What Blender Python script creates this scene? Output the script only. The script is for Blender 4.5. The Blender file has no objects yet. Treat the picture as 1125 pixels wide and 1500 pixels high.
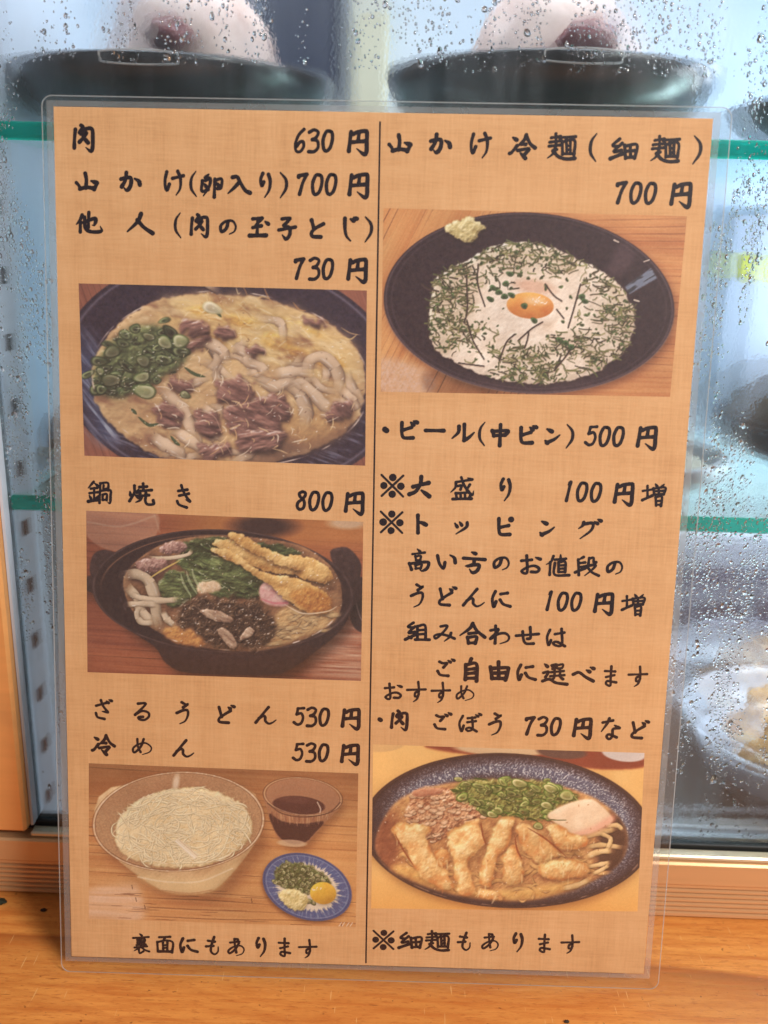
import bpy, math, random
import numpy as np
from mathutils import Matrix, Vector
S = bpy.context.scene
random.seed(7); RNG = np.random.default_rng(7)

# ---------------------------------------------------------------- camera, light, exposure
cam = bpy.data.objects.new('camera', bpy.data.cameras.new('camera')); S.collection.objects.link(cam); S.camera = cam
cam.matrix_world = Matrix(((0.9994039, -0.0317026, 0.0136649, 0.0092486), (0.0223053, 0.2908785, -0.9565000, -0.2819417), (0.0263487, 0.9562346, 0.2914122, 0.2662809), (0, 0, 0, 1)))
cd = cam.data; cd.sensor_fit = 'VERTICAL'; cd.sensor_height = 36; cd.lens = 33.192; cd.clip_start = .01; cd.clip_end = 50
cd.dof.use_dof = True; cd.dof.focus_distance = .335; cd.dof.aperture_fstop = 9.5
W = bpy.data.worlds.new('World'); S.world = W; W.use_nodes = True
W.node_tree.nodes['Background'].inputs[0].default_value = (.95, .92, .92, 1); W.node_tree.nodes['Background'].inputs[1].default_value = .22
def area(name, loc, to, size, power, col, size_y=None):
    l = bpy.data.lights.new(name, 'AREA'); l.energy = power; l.color = col; l.size = size
    if size_y: l.shape = 'RECTANGLE'; l.size_y = size_y
    o = bpy.data.objects.new(name, l); S.collection.objects.link(o); o.location = loc
    o.rotation_euler = (Vector(to) - Vector(loc)).to_track_quat('-Z', 'Y').to_euler(); return o
area('ceiling_lamp', (.76, -.74, .86), (0, 0, .06), .28, 19.2, (1, .98, .93))
area('case_lamp_top', (.03, .085, .425), (.03, .16, .1), .40, .58, (.86, .93, 1), .03)
area('added_fill_shelf', (.13, .085, .157), (.13, .20, .06), .22, .32, (.88, .97, 1), .02)  # unseen lamp added below the lower shelf to brighten the case bottom
area('case_lamp_side', (.27, .10, .21), (-.02, .16, .2), .05, .95, (.86, .93, 1), .26)
area('added_fill_rear', (.285, .215, .24), (.02, .05, .2), .04, .66, (.88, .95, 1), .36)  # unseen lamp added in the rear corner so shelf edges and mist glow
S.view_settings.view_transform = 'Standard'; S.view_settings.look = 'None'; S.view_settings.exposure = 0; S.view_settings.gamma = 1
S.render.engine = 'CYCLES'; S.cycles.transparent_max_bounces = 24; S.cycles.max_bounces = 14; S.cycles.transmission_bounces = 10
S.cycles.caustics_refractive = False; S.cycles.caustics_reflective = False

# ---------------------------------------------------------------- helpers
def lin(r, g, b):
    f = lambda c: c / 12.92 if c <= .04045 else ((c + .055) / 1.055) ** 2.4
    return (f(r / 255), f(g / 255), f(b / 255), 1)
class NT:
    """small node-tree writer"""
    def __init__(s, name):
        s.m = bpy.data.materials.new(name); s.m.use_nodes = True; s.t = s.m.node_tree; s.t.nodes.clear()
        s.out = s.n('ShaderNodeOutputMaterial')
    def n(s, ty, inp=None, **kw):
        x = s.t.nodes.new(ty)
        for k, v in kw.items(): setattr(x, k, v)
        for k, v in (inp or {}).items(): s.put(x, k, v)
        return x
    def put(s, x, k, v):
        i = x.inputs[k]
        if hasattr(v, 'node'): s.t.links.new(v, i)
        elif hasattr(v, 'outputs'): s.t.links.new(v.outputs[0], i)
        else: i.default_value = v
    def coord(s, scale, rot=(0, 0, 0)):
        c = s.n('ShaderNodeTexCoord'); return s.n('ShaderNodeMapping', {'Vector': c.outputs['Object'], 'Scale': scale, 'Rotation': rot}).outputs[0]
    def noise(s, scale=1, detail=3, rough=.5, co=None, dist=0):
        return s.n('ShaderNodeTexNoise', {'Vector': co, 'Scale': scale, 'Detail': detail, 'Roughness': rough, 'Distortion': dist}).outputs['Fac']
    def ramp(s, f, stops, interp='LINEAR'):
        r = s.n('ShaderNodeValToRGB', {'Fac': f}); e = r.color_ramp; e.interpolation = interp
        while len(e.elements) < len(stops): e.elements.new(.5)
        for q, (p, c) in zip(e.elements, stops): q.position = p; q.color = c if hasattr(c, '__len__') else (c, c, c, 1)
        return r.outputs[0]
    def math(s, op, a, b=0.0, clamp=False):
        x = s.n('ShaderNodeMath', operation=op, use_clamp=clamp); s.put(x, 0, a); s.put(x, 1, b); return x.outputs[0]
    def mixc(s, f, a, b, mode='MIX'):
        x = s.n('ShaderNodeMix', data_type='RGBA', blend_type=mode); s.put(x, 0, f); s.put(x, 6, a); s.put(x, 7, b); return x.outputs[2]
    def bump(s, h, strength=.3, dist=.001): return s.n('ShaderNodeBump', {'Height': h, 'Strength': strength, 'Distance': dist}).outputs[0]
    def pbr(s, **kw):
        al = {'color': 'Base Color', 'rough': 'Roughness', 'metal': 'Metallic', 'spec': 'Specular IOR Level', 'normal': 'Normal', 'trans': 'Transmission Weight', 'ior': 'IOR', 'coat': 'Coat Weight', 'coat_rough': 'Coat Roughness', 'sss': 'Subsurface Weight', 'sssr': 'Subsurface Radius', 'sssc': 'Subsurface Scale'}
        return s.n('ShaderNodeBsdfPrincipled', {al[k]: v for k, v in kw.items()})
    def mixs(s, f, a, b): return s.n('ShaderNodeMixShader', {0: f, 1: a, 2: b})
    def done(s, sh): s.t.links.new(sh.outputs[0], s.out.inputs[0]); return s.m

class MB:
    """collects shapes into one mesh"""
    def __init__(s): s.v = []; s.f = []
    def add(s, vs, fs):
        o = len(s.v); s.v += [tuple(v) for v in vs]; s.f += [tuple(i + o for i in f) for f in fs]
    def box(s, x0, x1, y0, y1, z0, z1, bev=0.0):
        if bev:
            b = bev; P = []
            for z, i in ((z0, b), (z0 + b, 0), (z1 - b, 0), (z1, b)):
                P.append([(x0 + i, y0 + b), (x0 + b, y0 + i), (x1 - b, y0 + i), (x1 - i, y0 + b), (x1 - i, y1 - b), (x1 - b, y1 - i), (x0 + b, y1 - i), (x0 + i, y1 - b)])
                P[-1] = [(x, y, z) for x, y in P[-1]]
            vs = sum(P, []); fs = [tuple(range(7, -1, -1)), tuple(range(24, 32))]
            for r in range(3):
                for k in range(8): fs.append((r * 8 + k, r * 8 + (k + 1) % 8, r * 8 + 8 + (k + 1) % 8, r * 8 + 8 + k))
            s.add(vs, fs); return
        s.add([(x0, y0, z0), (x1, y0, z0), (x1, y1, z0), (x0, y1, z0), (x0, y0, z1), (x1, y0, z1), (x1, y1, z1), (x0, y1, z1)],
              [(3, 2, 1, 0), (4, 5, 6, 7), (0, 1, 5, 4), (1, 2, 6, 5), (2, 3, 7, 6), (3, 0, 4, 7)])
    def lathe(s, prof, n=72, wob=0.0):
        o = [(r * math.cos(2 * math.pi * k / n) * (1 + wob * math.sin(5 * k * 2 * math.pi / n)), r * math.sin(2 * math.pi * k / n), z) for r, z in prof for k in range(n)]
        fs = [(i * n + k, i * n + (k + 1) % n, (i + 1) * n + (k + 1) % n, (i + 1) * n + k) for i in range(len(prof) - 1) for k in range(n)]
        s.add(o, fs)
    def extrude_x(s, prof, x0, x1):
        """closed (y,z) outline swept along x"""
        n = len(prof); s.add([(x0, y, z) for y, z in prof] + [(x1, y, z) for y, z in prof], [(i, (i + 1) % n, n + (i + 1) % n, n + i) for i in range(n)] + [tuple(range(n - 1, -1, -1)), tuple(range(n, 2 * n))])
    def build(s, name, mat, parent=None, smooth=False, loc=None):
        me = bpy.data.meshes.new(name); me.from_pydata(s.v, [], s.f); me.update()
        return link(name, me, mat, parent, smooth, loc)
def link(name, me, mat, parent=None, smooth=False, loc=None):
    o = bpy.data.objects.new(name, me); S.collection.objects.link(o); me.materials.append(mat)
    if smooth: me.polygons.foreach_set('use_smooth', [True] * len(me.polygons))
    if parent: o.parent = parent
    if loc: o.location = loc
    return o
def raw_mesh(name, verts, faces):
    """fast mesh from numpy arrays (faces all of one size)"""
    me = bpy.data.meshes.new(name); nf, k = faces.shape
    me.vertices.add(len(verts)); me.vertices.foreach_set('co', verts.astype(np.float32).ravel())
    me.loops.add(nf * k); me.loops.foreach_set('vertex_index', faces.astype(np.int32).ravel())
    me.polygons.add(nf); me.polygons.foreach_set('loop_start', np.arange(0, nf * k, k, dtype=np.int32)); me.update(calc_edges=True); me.validate(); return me
def tag(o, label=None, cat=None, group=None, kind=None):
    if label: o['label'] = label
    if cat: o['category'] = cat
    if group: o['group'] = group
    if kind: o['kind'] = kind
    return o
def thing(name, loc, label, cat, group=None, rot=(0, 0, 0)):
    o = bpy.data.objects.new(name, None); S.collection.objects.link(o); o.location = loc; o.rotation_euler = rot; o.empty_display_size = .02
    return tag(o, label, cat, group)
def lump(name, mat, parent, r, loc, seed, rough=.2, n=5, sub=4, cut=-.9, freq=40):
    """an uneven rounded mass"""
    import bmesh
    from mathutils import noise
    bm = bmesh.new(); bmesh.ops.create_icosphere(bm, subdivisions=sub, radius=1)
    for v in bm.verts:
        d = v.co.normalized(); k = 1 + rough * noise.fractal(Vector((d.x, d.y, d.z)) * 1.6 + Vector((seed * 7.1, seed, 0)), .8, 2.1, n) + rough * .35 * noise.noise(d * freq * .2 + Vector((seed, 3, 1)))
        v.co = Vector((d.x * r[0] * k, d.y * r[1] * k, max(d.z, cut) * r[2] * k))
    me = bpy.data.meshes.new(name); bm.to_mesh(me); bm.free(); return link(name, me, mat, parent, True, loc)

# ---------------------------------------------------------------- materials of the place
def m_counter():
    t = NT('counter wood'); co = t.coord((1, 1, 1))
    warp = t.noise(3.2, 2, .5, t.coord((.55, 1.6, 1)))
    n = t.n('ShaderNodeTexCoord'); sep = t.n('ShaderNodeSeparateXYZ', {0: n.outputs['Object']})
    v = t.math('ADD', t.math('MULTIPLY', sep.outputs[1], 24.0), t.math('MULTIPLY', warp, 3.6)); v = t.math('ADD', v, t.math('MULTIPLY', sep.outputs[0], 1.9))
    ring = t.math('FRACT', v); ringd = t.ramp(ring, [(0, .0), (.6, .05), (.84, .3), (.935, .85), (.965, 1), (1, .0)])
    v2 = t.math('FRACT', t.math('MULTIPLY', v, 3.7)); ring2 = t.ramp(v2, [(0, 0), (.7, .2), (.95, .6), (1, 0)])
    fine = t.noise(1, 5, .65, t.coord((30, 300, 40))); fine2 = t.noise(1, 3, .6, t.coord((240, 1100, 40)))
    c = t.mixc(t.math('MULTIPLY', ringd, .85), lin(236, 156, 78), lin(140, 70, 32)); c = t.mixc(t.math('MULTIPLY', ring2, .42), c, lin(180, 98, 42)); c = t.mixc(t.ramp(fine, [(.44, 0), (.64, .7)]), c, lin(196, 108, 46)); c = t.mixc(t.ramp(fine2, [(.56, 0), (.66, .65)]), c, lin(186, 104, 48))
    blot = t.noise(9, 4, .6, co); c = t.mixc(t.ramp(blot, [(.45, 0), (.7, .3)]), c, lin(196, 106, 44)); pit = t.noise(420, 2, .5, co); c = t.mixc(t.ramp(pit, [(.70, 0), (.76, .7)]), c, lin(120, 62, 30))
    sc_ = t.noise(1, 1, .4, t.coord((900, 70, 1), (0, 0, .9))); c = t.mixc(t.ramp(sc_, [(.735, 0), (.76, .55)]), c, lin(246, 196, 130)); sd_ = t.noise(1, 1, .4, t.coord((60, 1000, 1), (0, 0, .35))); c = t.mixc(t.ramp(sd_, [(.74, 0), (.76, .6)]), c, lin(126, 64, 30))
    h = t.math('ADD', t.math('MULTIPLY', fine, .8), t.math('MULTIPLY', t.noise(260, 3, .6, co), .5))
    return t.done(t.pbr(color=c, rough=t.ramp(blot, [(.3, .36), (.7, .5)]), spec=.45, normal=t.bump(h, .5, .0008)))
def m_gold(name, a=(206, 160, 114), rough=.38):
    t = NT(name); n = t.noise(1, 3, .6, t.coord((6, 300, 300))); g = t.noise(30, 3, .6, t.coord((1, 1, 1)))
    c = t.mixc(n, lin(*a), lin(*[min(255, int(q * 1.08)) for q in a])); c = t.mixc(t.ramp(g, [(.5, 0), (.75, .3)]), c, lin(170, 120, 80))
    return t.done(t.pbr(color=c, metal=.35, rough=t.ramp(g, [(.3, rough), (.7, rough + .14)])))
def m_plain(name, c, rough=.5, metal=0.0, spec=.5, var=.12, sc=40, bump=0.0, **kw):
    t = NT(name); n = t.noise(sc, 4, .6, t.coord((1, 1, 1))); b = lin(*c); d = tuple(q * (1 - var * 2) for q in b[:3]) + (1,)
    k = dict(color=t.mixc(n, d, b), rough=rough, metal=metal, spec=spec, **kw)
    if bump: k['normal'] = t.bump(n, bump, .001)
    return t.done(t.pbr(**k))
def m_shelf():
    t = NT('shelf glass'); fr = t.math('ADD', t.math('MULTIPLY', t.math('POWER', t.n('ShaderNodeLayerWeight', {0: .5}).outputs['Facing'], 5.0), .8), .04); n = t.noise(30, 2, .5, t.coord((1, 1, 1)))
    tr = t.n('ShaderNodeBsdfTransparent', {0: t.mixc(n, (.80, .93, .90, 1), (.86, .96, .93, 1))}); gl = t.n('ShaderNodeBsdfGlossy', {0: (.9, 1, .97, 1), 'Roughness': .04})
    return t.done(t.mixs(fr, tr, gl))
def m_edge():
    t = NT('green glass edge'); n = t.noise(1, 3, .6, t.coord((25, 200, 300)))
    c = t.mixc(n, (.0, .80, .62, 1), (.02, 1, .84, 1)); return t.done(t.mixs(.86, t.pbr(color=c, rough=.12, spec=.5), t.n('ShaderNodeBsdfTranslucent', {0: c})))
def m_pane():
    """window glass under a fine film of condensation, with clear runs"""
    t = NT('misted glass'); run = t.noise(1, 3, .55, t.coord((95, 1, 9))); run2 = t.noise(26, 3, .5, t.coord((1, 1, 1)))
    fog = t.ramp(t.math('ADD', t.math('MULTIPLY', run, .6), t.math('MULTIPLY', run2, .4)), [(.36, .06), (.52, .4), (.70, .9)])
    vor = t.n('ShaderNodeTexVoronoi', {'Vector': t.coord((1, 1, .8)), 'Scale': 950, 'Randomness': 1}, feature='F1'); vd = t.ramp(vor.outputs['Distance'], [(.0, 1), (.75, 0)])
    rf = t.n('ShaderNodeBsdfRefraction', {0: (.97, .99, 1, 1), 'IOR': 1.33, 'Roughness': t.math('MULTIPLY', fog, .26), 'Normal': t.bump(vd, t.math('MULTIPLY', fog, .22), .0006)})
    gl = t.n('ShaderNodeBsdfGlossy', {0: (1, 1, 1, 1), 'Roughness': t.math('ADD', t.math('MULTIPLY', fog, .4), .03)}); tl = t.n('ShaderNodeBsdfTranslucent', {0: (.95, .97, 1, 1)})
    a = t.mixs(t.math('MULTIPLY', fog, .06), t.mixs(.5, rf, t.n('ShaderNodeBsdfTransparent', {0: (.97, .99, 1, 1)})), tl)
    return t.done(t.mixs(.045, a, gl))
def m_water():
    t = NT('water drops'); n = t.noise(900, 2, .5, t.coord((1, 1, 1)))
    return t.done(t.pbr(color=(1, 1, 1, 1), trans=1.0, ior=1.33, rough=t.math('MULTIPLY', n, .03), spec=.5))
def m_wall():
    t = NT('case liner'); n = t.noise(7, 2, .5, t.coord((1, 1, .6))); c = t.ramp(n, [(.3, lin(186, 208, 232)), (.5, lin(218, 230, 244)), (.7, lin(238, 243, 250))])
    return t.done(t.pbr(color=c, rough=.35, spec=.4))
M = {'counter': m_counter(), 'gold': m_gold('gold anodised rail'), 'lip': m_plain('pale rail lip', (226, 206, 176), .3, .5), 'stile': m_gold('gold anodised stile', (230, 166, 102), .42), 'black': m_plain('black gasket rubber', (22, 21, 22), .6, var=.3, sc=300),
     'steel': m_plain('brushed steel', (206, 214, 228), .34, .0, var=.08, sc=200), 'floor': m_plain('case floor steel', (76, 80, 78), .3, .2, var=.15, sc=30), 'wall': m_wall(), 'shelf': m_shelf(), 'edge': m_edge(), 'pane': m_pane(), 'water': m_water(),
     'blackbowl': m_plain('black lacquer', (27, 21, 21), .25, 0, .6, .2, 25), 'whitebowl': m_plain('white porcelain', (172, 178, 194), .15, 0, .5, .04, 20), 'navy': m_plain('dark blue steel', (28, 38, 66), .4, .1, .5, .15, 20)}

# ---------------------------------------------------------------- counter
c = MB(); c.box(-.7, .7, -.75, .45, -.04, 0, .002)
tag(c.build('wooden_counter', M['counter']), 'orange varnished wooden counter with sweeping dark grain under everything', 'counter')

# ---------------------------------------------------------------- refrigerated display case
RY = .0393; XL, XR, YB, ZT, ZF = -.1335, .34, .235, .44, .022
case = thing('display_case', (.1, .13, 0), 'gold framed refrigerated display case with misted glass front', 'display case')
off = lambda o: setattr(o, 'location', (-.1, -.13, 0))
# bottom rail: plain band above, ribbed band below
pr = [(RY + .0015, .0004), (RY, .0012)]
z = .0025
for k in range(6):
    pr += [(RY, z), (RY + .0011, z + .0004), (RY + .0011, z + .0008), (RY, z + .0013)]; z += .0022
pr += [(RY, .0160), (RY - .0006, .0168), (RY - .0006, .0258), (RY + .0002, .0266), (RY + .011, .0266), (RY + .011, .0004)]
r = MB(); r.extrude_x(pr, -.32, XR); off(r.build('bottom_rail', M['gold'], case))
r = MB(); r.box(-.1342, XR, RY + .0012, RY + .0062, .0266, .0288, .0006); off(r.build('rail_lip', M['lip'], case))
r = MB(); r.box(-.1375, XR, RY + .0066, RY + .0135, .0267, .0306, .0004); off(r.build('gasket', M['black'], case))
r = MB(); r.box(-.32, -.1349, RY - .0004, RY + .014, .0296, ZT, .0012); off(r.build('door_stile', M['stile'], case))
r = MB(); r.box(-.1347, -.1336, RY + .004, RY + .015, .0302, ZT); off(r.build('stile_channel', M['steel'], case))
r = MB(); r.box(-.1334, XR, RY + .0082, RY + .0122, .0307, ZT); off(r.build('glass_pane', M['pane'], case))
# liner
r = MB(); r.box(-.32, XR, RY + .012, YB + .02, .0006, ZF); off(r.build('case_floor', M['floor'], case))
r = MB(); r.box(XL - .012, XR, .0585, .0625, ZF, .0262, .0006); r.box(XL - .01, XR, .0665, .0685, ZF, .0245, .0004); off(r.build('floor_track', M['steel'], case))
r = MB(); r.box(-.32, XR, YB, YB + .012, ZF, ZT); off(r.build('rear_panel', M['wall'], case))
r = MB(); r.box(XL - .03, XL - .0015, .056, YB, .162, ZT); off(r.build('side_panel', M['wall'], case))
r = MB(); r.box(XL - .03, XL - .0010, .056, YB, ZF, .1615); off(r.build('side_panel', m_plain('shaded grey panel', (98, 104, 106), .4, .2, var=.12, sc=25), case))  # lower part in darker grey: the shade below the shelf put into its colour
r = MB(); r.box(XR - .012, XR, .056, YB, ZF, ZT); off(r.build('side_panel', M['wall'], case))
r = MB(); r.box(-.32, XR, RY, YB + .012, ZT, ZT + .02); off(r.build('case_roof', M['steel'], case))
r = MB(); r.box(.128, .30, YB - .030, YB - .002, .056, .102, .003); off(r.build('dark_blue_box', M['navy'], case))  # plain dark blue box against the rear panel, right half only
r = MB(); r.box(-.072, -.026, YB - .012, YB - .001, .325, .41, .002); off(r.build('rear_vent', M['navy'], case))
r = MB(); r.box(-.020, -.002, YB - .014, YB - .001, .300, .375, .002); off(r.build('rear_handle', m_plain('cream plastic', (226, 218, 190), .5), case))
up = MB(); q_ = [(-.1334, .0535), (-.1288, .0592), (-.1288, .066), (-.1334, .066)]; n_ = len(q_)
up.v = [(x, y, ZF) for x, y in q_] + [(x, y, ZT - .002) for x, y in q_]; up.f = [(i, (i + 1) % n_, n_ + (i + 1) % n_, n_ + i) for i in range(n_)] + [(3, 2, 1, 0), (4, 5, 6, 7)]
upo = up.build('slotted_upright', M['steel'], case); off(upo)
for k in range(17):
    s_ = MB(); z0_, z1_ = .034 + k * .0232, .0398 + k * .0232; e_ = [(-.13165, .05545), (-.13065, .05670), (-.1301, .0564), (-.1311, .0551)]
    s_.v = [(x, y, z0_) for x, y in e_] + [(x, y, z1_) for x, y in e_]; s_.f = [(i, (i + 1) % 4, 4 + (i + 1) % 4, 4 + i) for i in range(4)] + [(3, 2, 1, 0), (4, 5, 6, 7)]; s_.build('slot', M['black'], upo)

# glass shelves resting on the uprights
def shelf(zt, label, x0):
    t = thing('glass_shelf', (.1, .05, zt), label, 'shelf', 'green edged glass shelves in the case')
    b = MB(); b.box(x0 - .1, XR - .013 - .1, .0022, .165, -.0054, 0); b.build('pane', M['shelf'], t)
    xa, xb = x0 - .1, XR - .113; b = MB(); pr_ = [(.0019, .0002), (.0006, -.0004), (.0001, -.0014), (.0001, -.0042), (.0006, -.0052), (.0019, -.0057)]
    b.v = [(xa, y, z) for y, z in pr_] + [(xb, y, z) for y, z in pr_]; b.f = [(i, i + 1, 7 + i, 6 + i) for i in range(5)] + [(5, 4, 3, 2, 1, 0)]; b.build('polished_edge', M['edge'], t)
    return t
shelf(.2955, 'upper clear glass shelf with bright green front edge, carrying the black bowls', -.1280)
shelf(.1668, 'lower clear glass shelf with bright green front edge, half way down the case', -.1332)

# ---------------------------------------------------------------- dishes in the case
def bowl_mesh(r, h, foot, th=.003, mat=None, parent=None, name='bowl_body', n=96):
    out = [(foot * .9, .0), (foot, .0008), (foot, .004)]; k = 14
    for i in range(k + 1):
        t = i / k; out.append((foot + (r - foot) * math.sin(t * math.pi / 2) ** .8, .004 + (h - .004) * (1 - math.cos(t * math.pi / 2)) ** .9))
    inn = [(rr - th * min(1, rr / r + .2), zz + th * .6) for rr, zz in out[3:]][::-1]; inn[0] = (r - th * .7, h)
    out[-1] = (r, h - .0004)
    prof = [(.0005, .0)] + out + [(r - .0008, h + .0004)] + inn + [(.0005, .0075)]
    b = MB(); b.lathe(prof, n); return b.build(name, mat, parent, True)
white_food = NT('soft white food'); nn = white_food.noise(60, 4, .6, white_food.coord((1, 1, 1)))
M['whitefood'] = white_food.done(white_food.pbr(color=white_food.ramp(nn, [(.3, lin(178, 144, 132)), (.65, lin(222, 200, 190))]), rough=.45, sss=.3, sssr=(.01, .006, .004), sssc=.5))
M['plum'] = m_plain('pickled plum', (120, 22, 28), .35, var=.3, sc=120, bump=.4)
M['film'] = NT('cling film'); _t = M['film']; M['film'] = _t.done(_t.mixs(.45, _t.n('ShaderNodeBsdfTransparent'), _t.pbr(color=(.85, .85, .85, 1), rough=.2)))
def black_bowl(x, y, z, r, h, label, food, plum, clip):
    t = thing('black_bowl', (x, y, z), label, 'bowl', 'black bowls on the upper glass shelf')
    bowl_mesh(r, h, r * .55, mat=M['blackbowl'], parent=t)
    if clip is not None:                                            # a bead of clear cling film caught on the rim
        pts = []; n = 40; a0 = clip; L = .0125; H = .0022
        for i in range(n):
            q = 2 * math.pi * i / n; u = max(-1, min(1, 1.35 * math.cos(q))) * L; w = math.sin(q) * H; a = a0 + u / r; rr = r + .0016 - (w < 0) * .0008
            pts.append(Vector((rr * math.cos(a), rr * math.sin(a), h - .002 + w)))
        b = MB(); m = 6
        for i, p in enumerate(pts):
            tg = (pts[(i + 1) % n] - pts[i - 1]).normalized(); nr = Vector((p.x, p.y, 0)).normalized(); bi = tg.cross(nr)
            b.v += [tuple(p + (nr * math.cos(k * 6.283 / m) + bi * math.sin(k * 6.283 / m)) * .00034) for k in range(m)]
        b.f = [(i * m + k, i * m + (k + 1) % m, ((i + 1) % n) * m + (k + 1) % m, ((i + 1) % n) * m + k) for i in range(n) for k in range(m)]
        b.build('film_bead', M['film'], t, True)
    if food:
        f = thing('rice_mound', (x + food[0], y + food[1], z + .012), food[3], 'food', 'white mounds in the black bowls')
        lump('mound', M['whitefood'], f, (food[2], food[2] * .9, .052), (0, 0, 0), x * 50 + 3, .12, 4, 4, -.05)
        lump('plum_topping', M['plum'], f, plum[3:6], plum[:3], 5 + x * 9, .25, 4, 3)
    return t
SH = .2957
black_bowl(-.0815, .1135, SH, .0615, .0222, 'black bowl at the left behind the top edge of the menu', (.006, .0, .034, 'white mound with a dark red topping in the left black bowl'), (-.001, -.0290, .0205, .0078, .005, .0062), -1.53)
black_bowl(.0615, .1135, SH, .0615, .0258, 'black bowl behind the top right of the menu, between the two others', (.002, .0, .034, 'white mound with a wide red topping in the middle black bowl'), (.007, -.0300, .0215, .0098, .005, .0070), -1.52)
black_bowl(.1990, .1250, SH, .0615, .0190, 'black bowl at the right end of the upper shelf, mostly cut off', None, None, None)

# white bowl of fritters standing on the case floor
t = thing('white_bowl', (.2035, .1120, ZF), 'white porcelain bowl standing on the case floor at the lower right', 'bowl')
bowl_mesh(.0580, .030, .026, .0035, M['whitebowl'], t)
cr = NT('crisp batter'); n1 = cr.noise(110, 4, .65, cr.coord((1, 1, 1))); M['batter'] = cr.done(cr.pbr(color=cr.ramp(n1, [(.3, lin(136, 88, 40)), (.5, lin(188, 138, 76)), (.68, lin(222, 184, 124))]), rough=.6, normal=cr.bump(n1, .8, .003)))
lump('fritter', M['batter'], None, (.039, .036, .021), (.2080, .1130, ZF + .022), 4.3, .22, 6, 5, -.4, 90)
tag(bpy.data.objects['fritter'], 'golden crumbly fritter heaped in the white bowl at the lower right', 'food')

# things on the lower shelf
L2 = .1670
t = thing('steel_dish', (.105, .085, L2), 'shallow silver dish on the lower shelf beside the right edge of the menu', 'dish'); bowl_mesh(.0335, .0165, .014, .0012, M['steel'], t)
b = lump('pale_salad', m_plain('pale shredded food', (206, 200, 184), .6, var=.25, sc=300, bump=.6), None, (.027, .027, .007), (.105, .085, L2 + .0105), 2.2, .2, 5, 4, -.6); tag(b, 'pale shredded food lying in the silver dish', 'food')
t = thing('dark_bowl', (.205, .135, L2), 'dark brown bowl at the right edge on the lower shelf', 'bowl'); bowl_mesh(.055, .022, .028, .003, m_plain('dark brown glaze', (62, 54, 58), .25, var=.2), t)
b = lump('brown_food', m_plain('brown simmered food', (168, 124, 92), .5, var=.3, sc=80, bump=.5), None, (.046, .042, .026), (.205, .135, L2 + .018), 6.1, .2, 5, 4, -.4); tag(b, 'brown simmered food heaped in the dark bowl at the right edge', 'food')
t = thing('food_pack', (.2100, .1950, L2), 'pale blue pack with a yellow band standing at the back of the lower shelf', 'pack')
b = MB(); b.box(-.052, .06, -.016, .016, 0, .112, .004); b.build('wrapper', m_plain('pale blue wrapper', (196, 212, 240), .35, var=.06, sc=20), t)
b = MB(); b.box(-.046, -.018, -.0175, .0175, .076, .092, .003); b.build('yellow_band', m_plain('yellow print', (222, 226, 60), .4, var=.05), t)
t = thing('small_plate', (-.122, .110, L2), 'small pale plate on the lower shelf at the left of the menu', 'plate'); bowl_mesh(.030, .010, .014, .002, m_plain('beige glaze', (206, 196, 170), .3), t)
b = lump('dark_pickle', m_plain('dark pickle', (46, 40, 44), .4, var=.3), None, (.020, .007, .007), (-.113, .103, L2 + .014), 3.3, .25, 4, 3); tag(b, 'dark oblong pickle lying on the small pale plate', 'food')
b = lump('brown_pickle', m_plain('brown pickle', (140, 104, 86), .4, var=.3), None, (.010, .010, .008), (-.136, .108, L2 + .014), 1.3, .25, 4, 3); tag(b, 'small brown morsel at the left end of the small pale plate', 'food')

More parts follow.
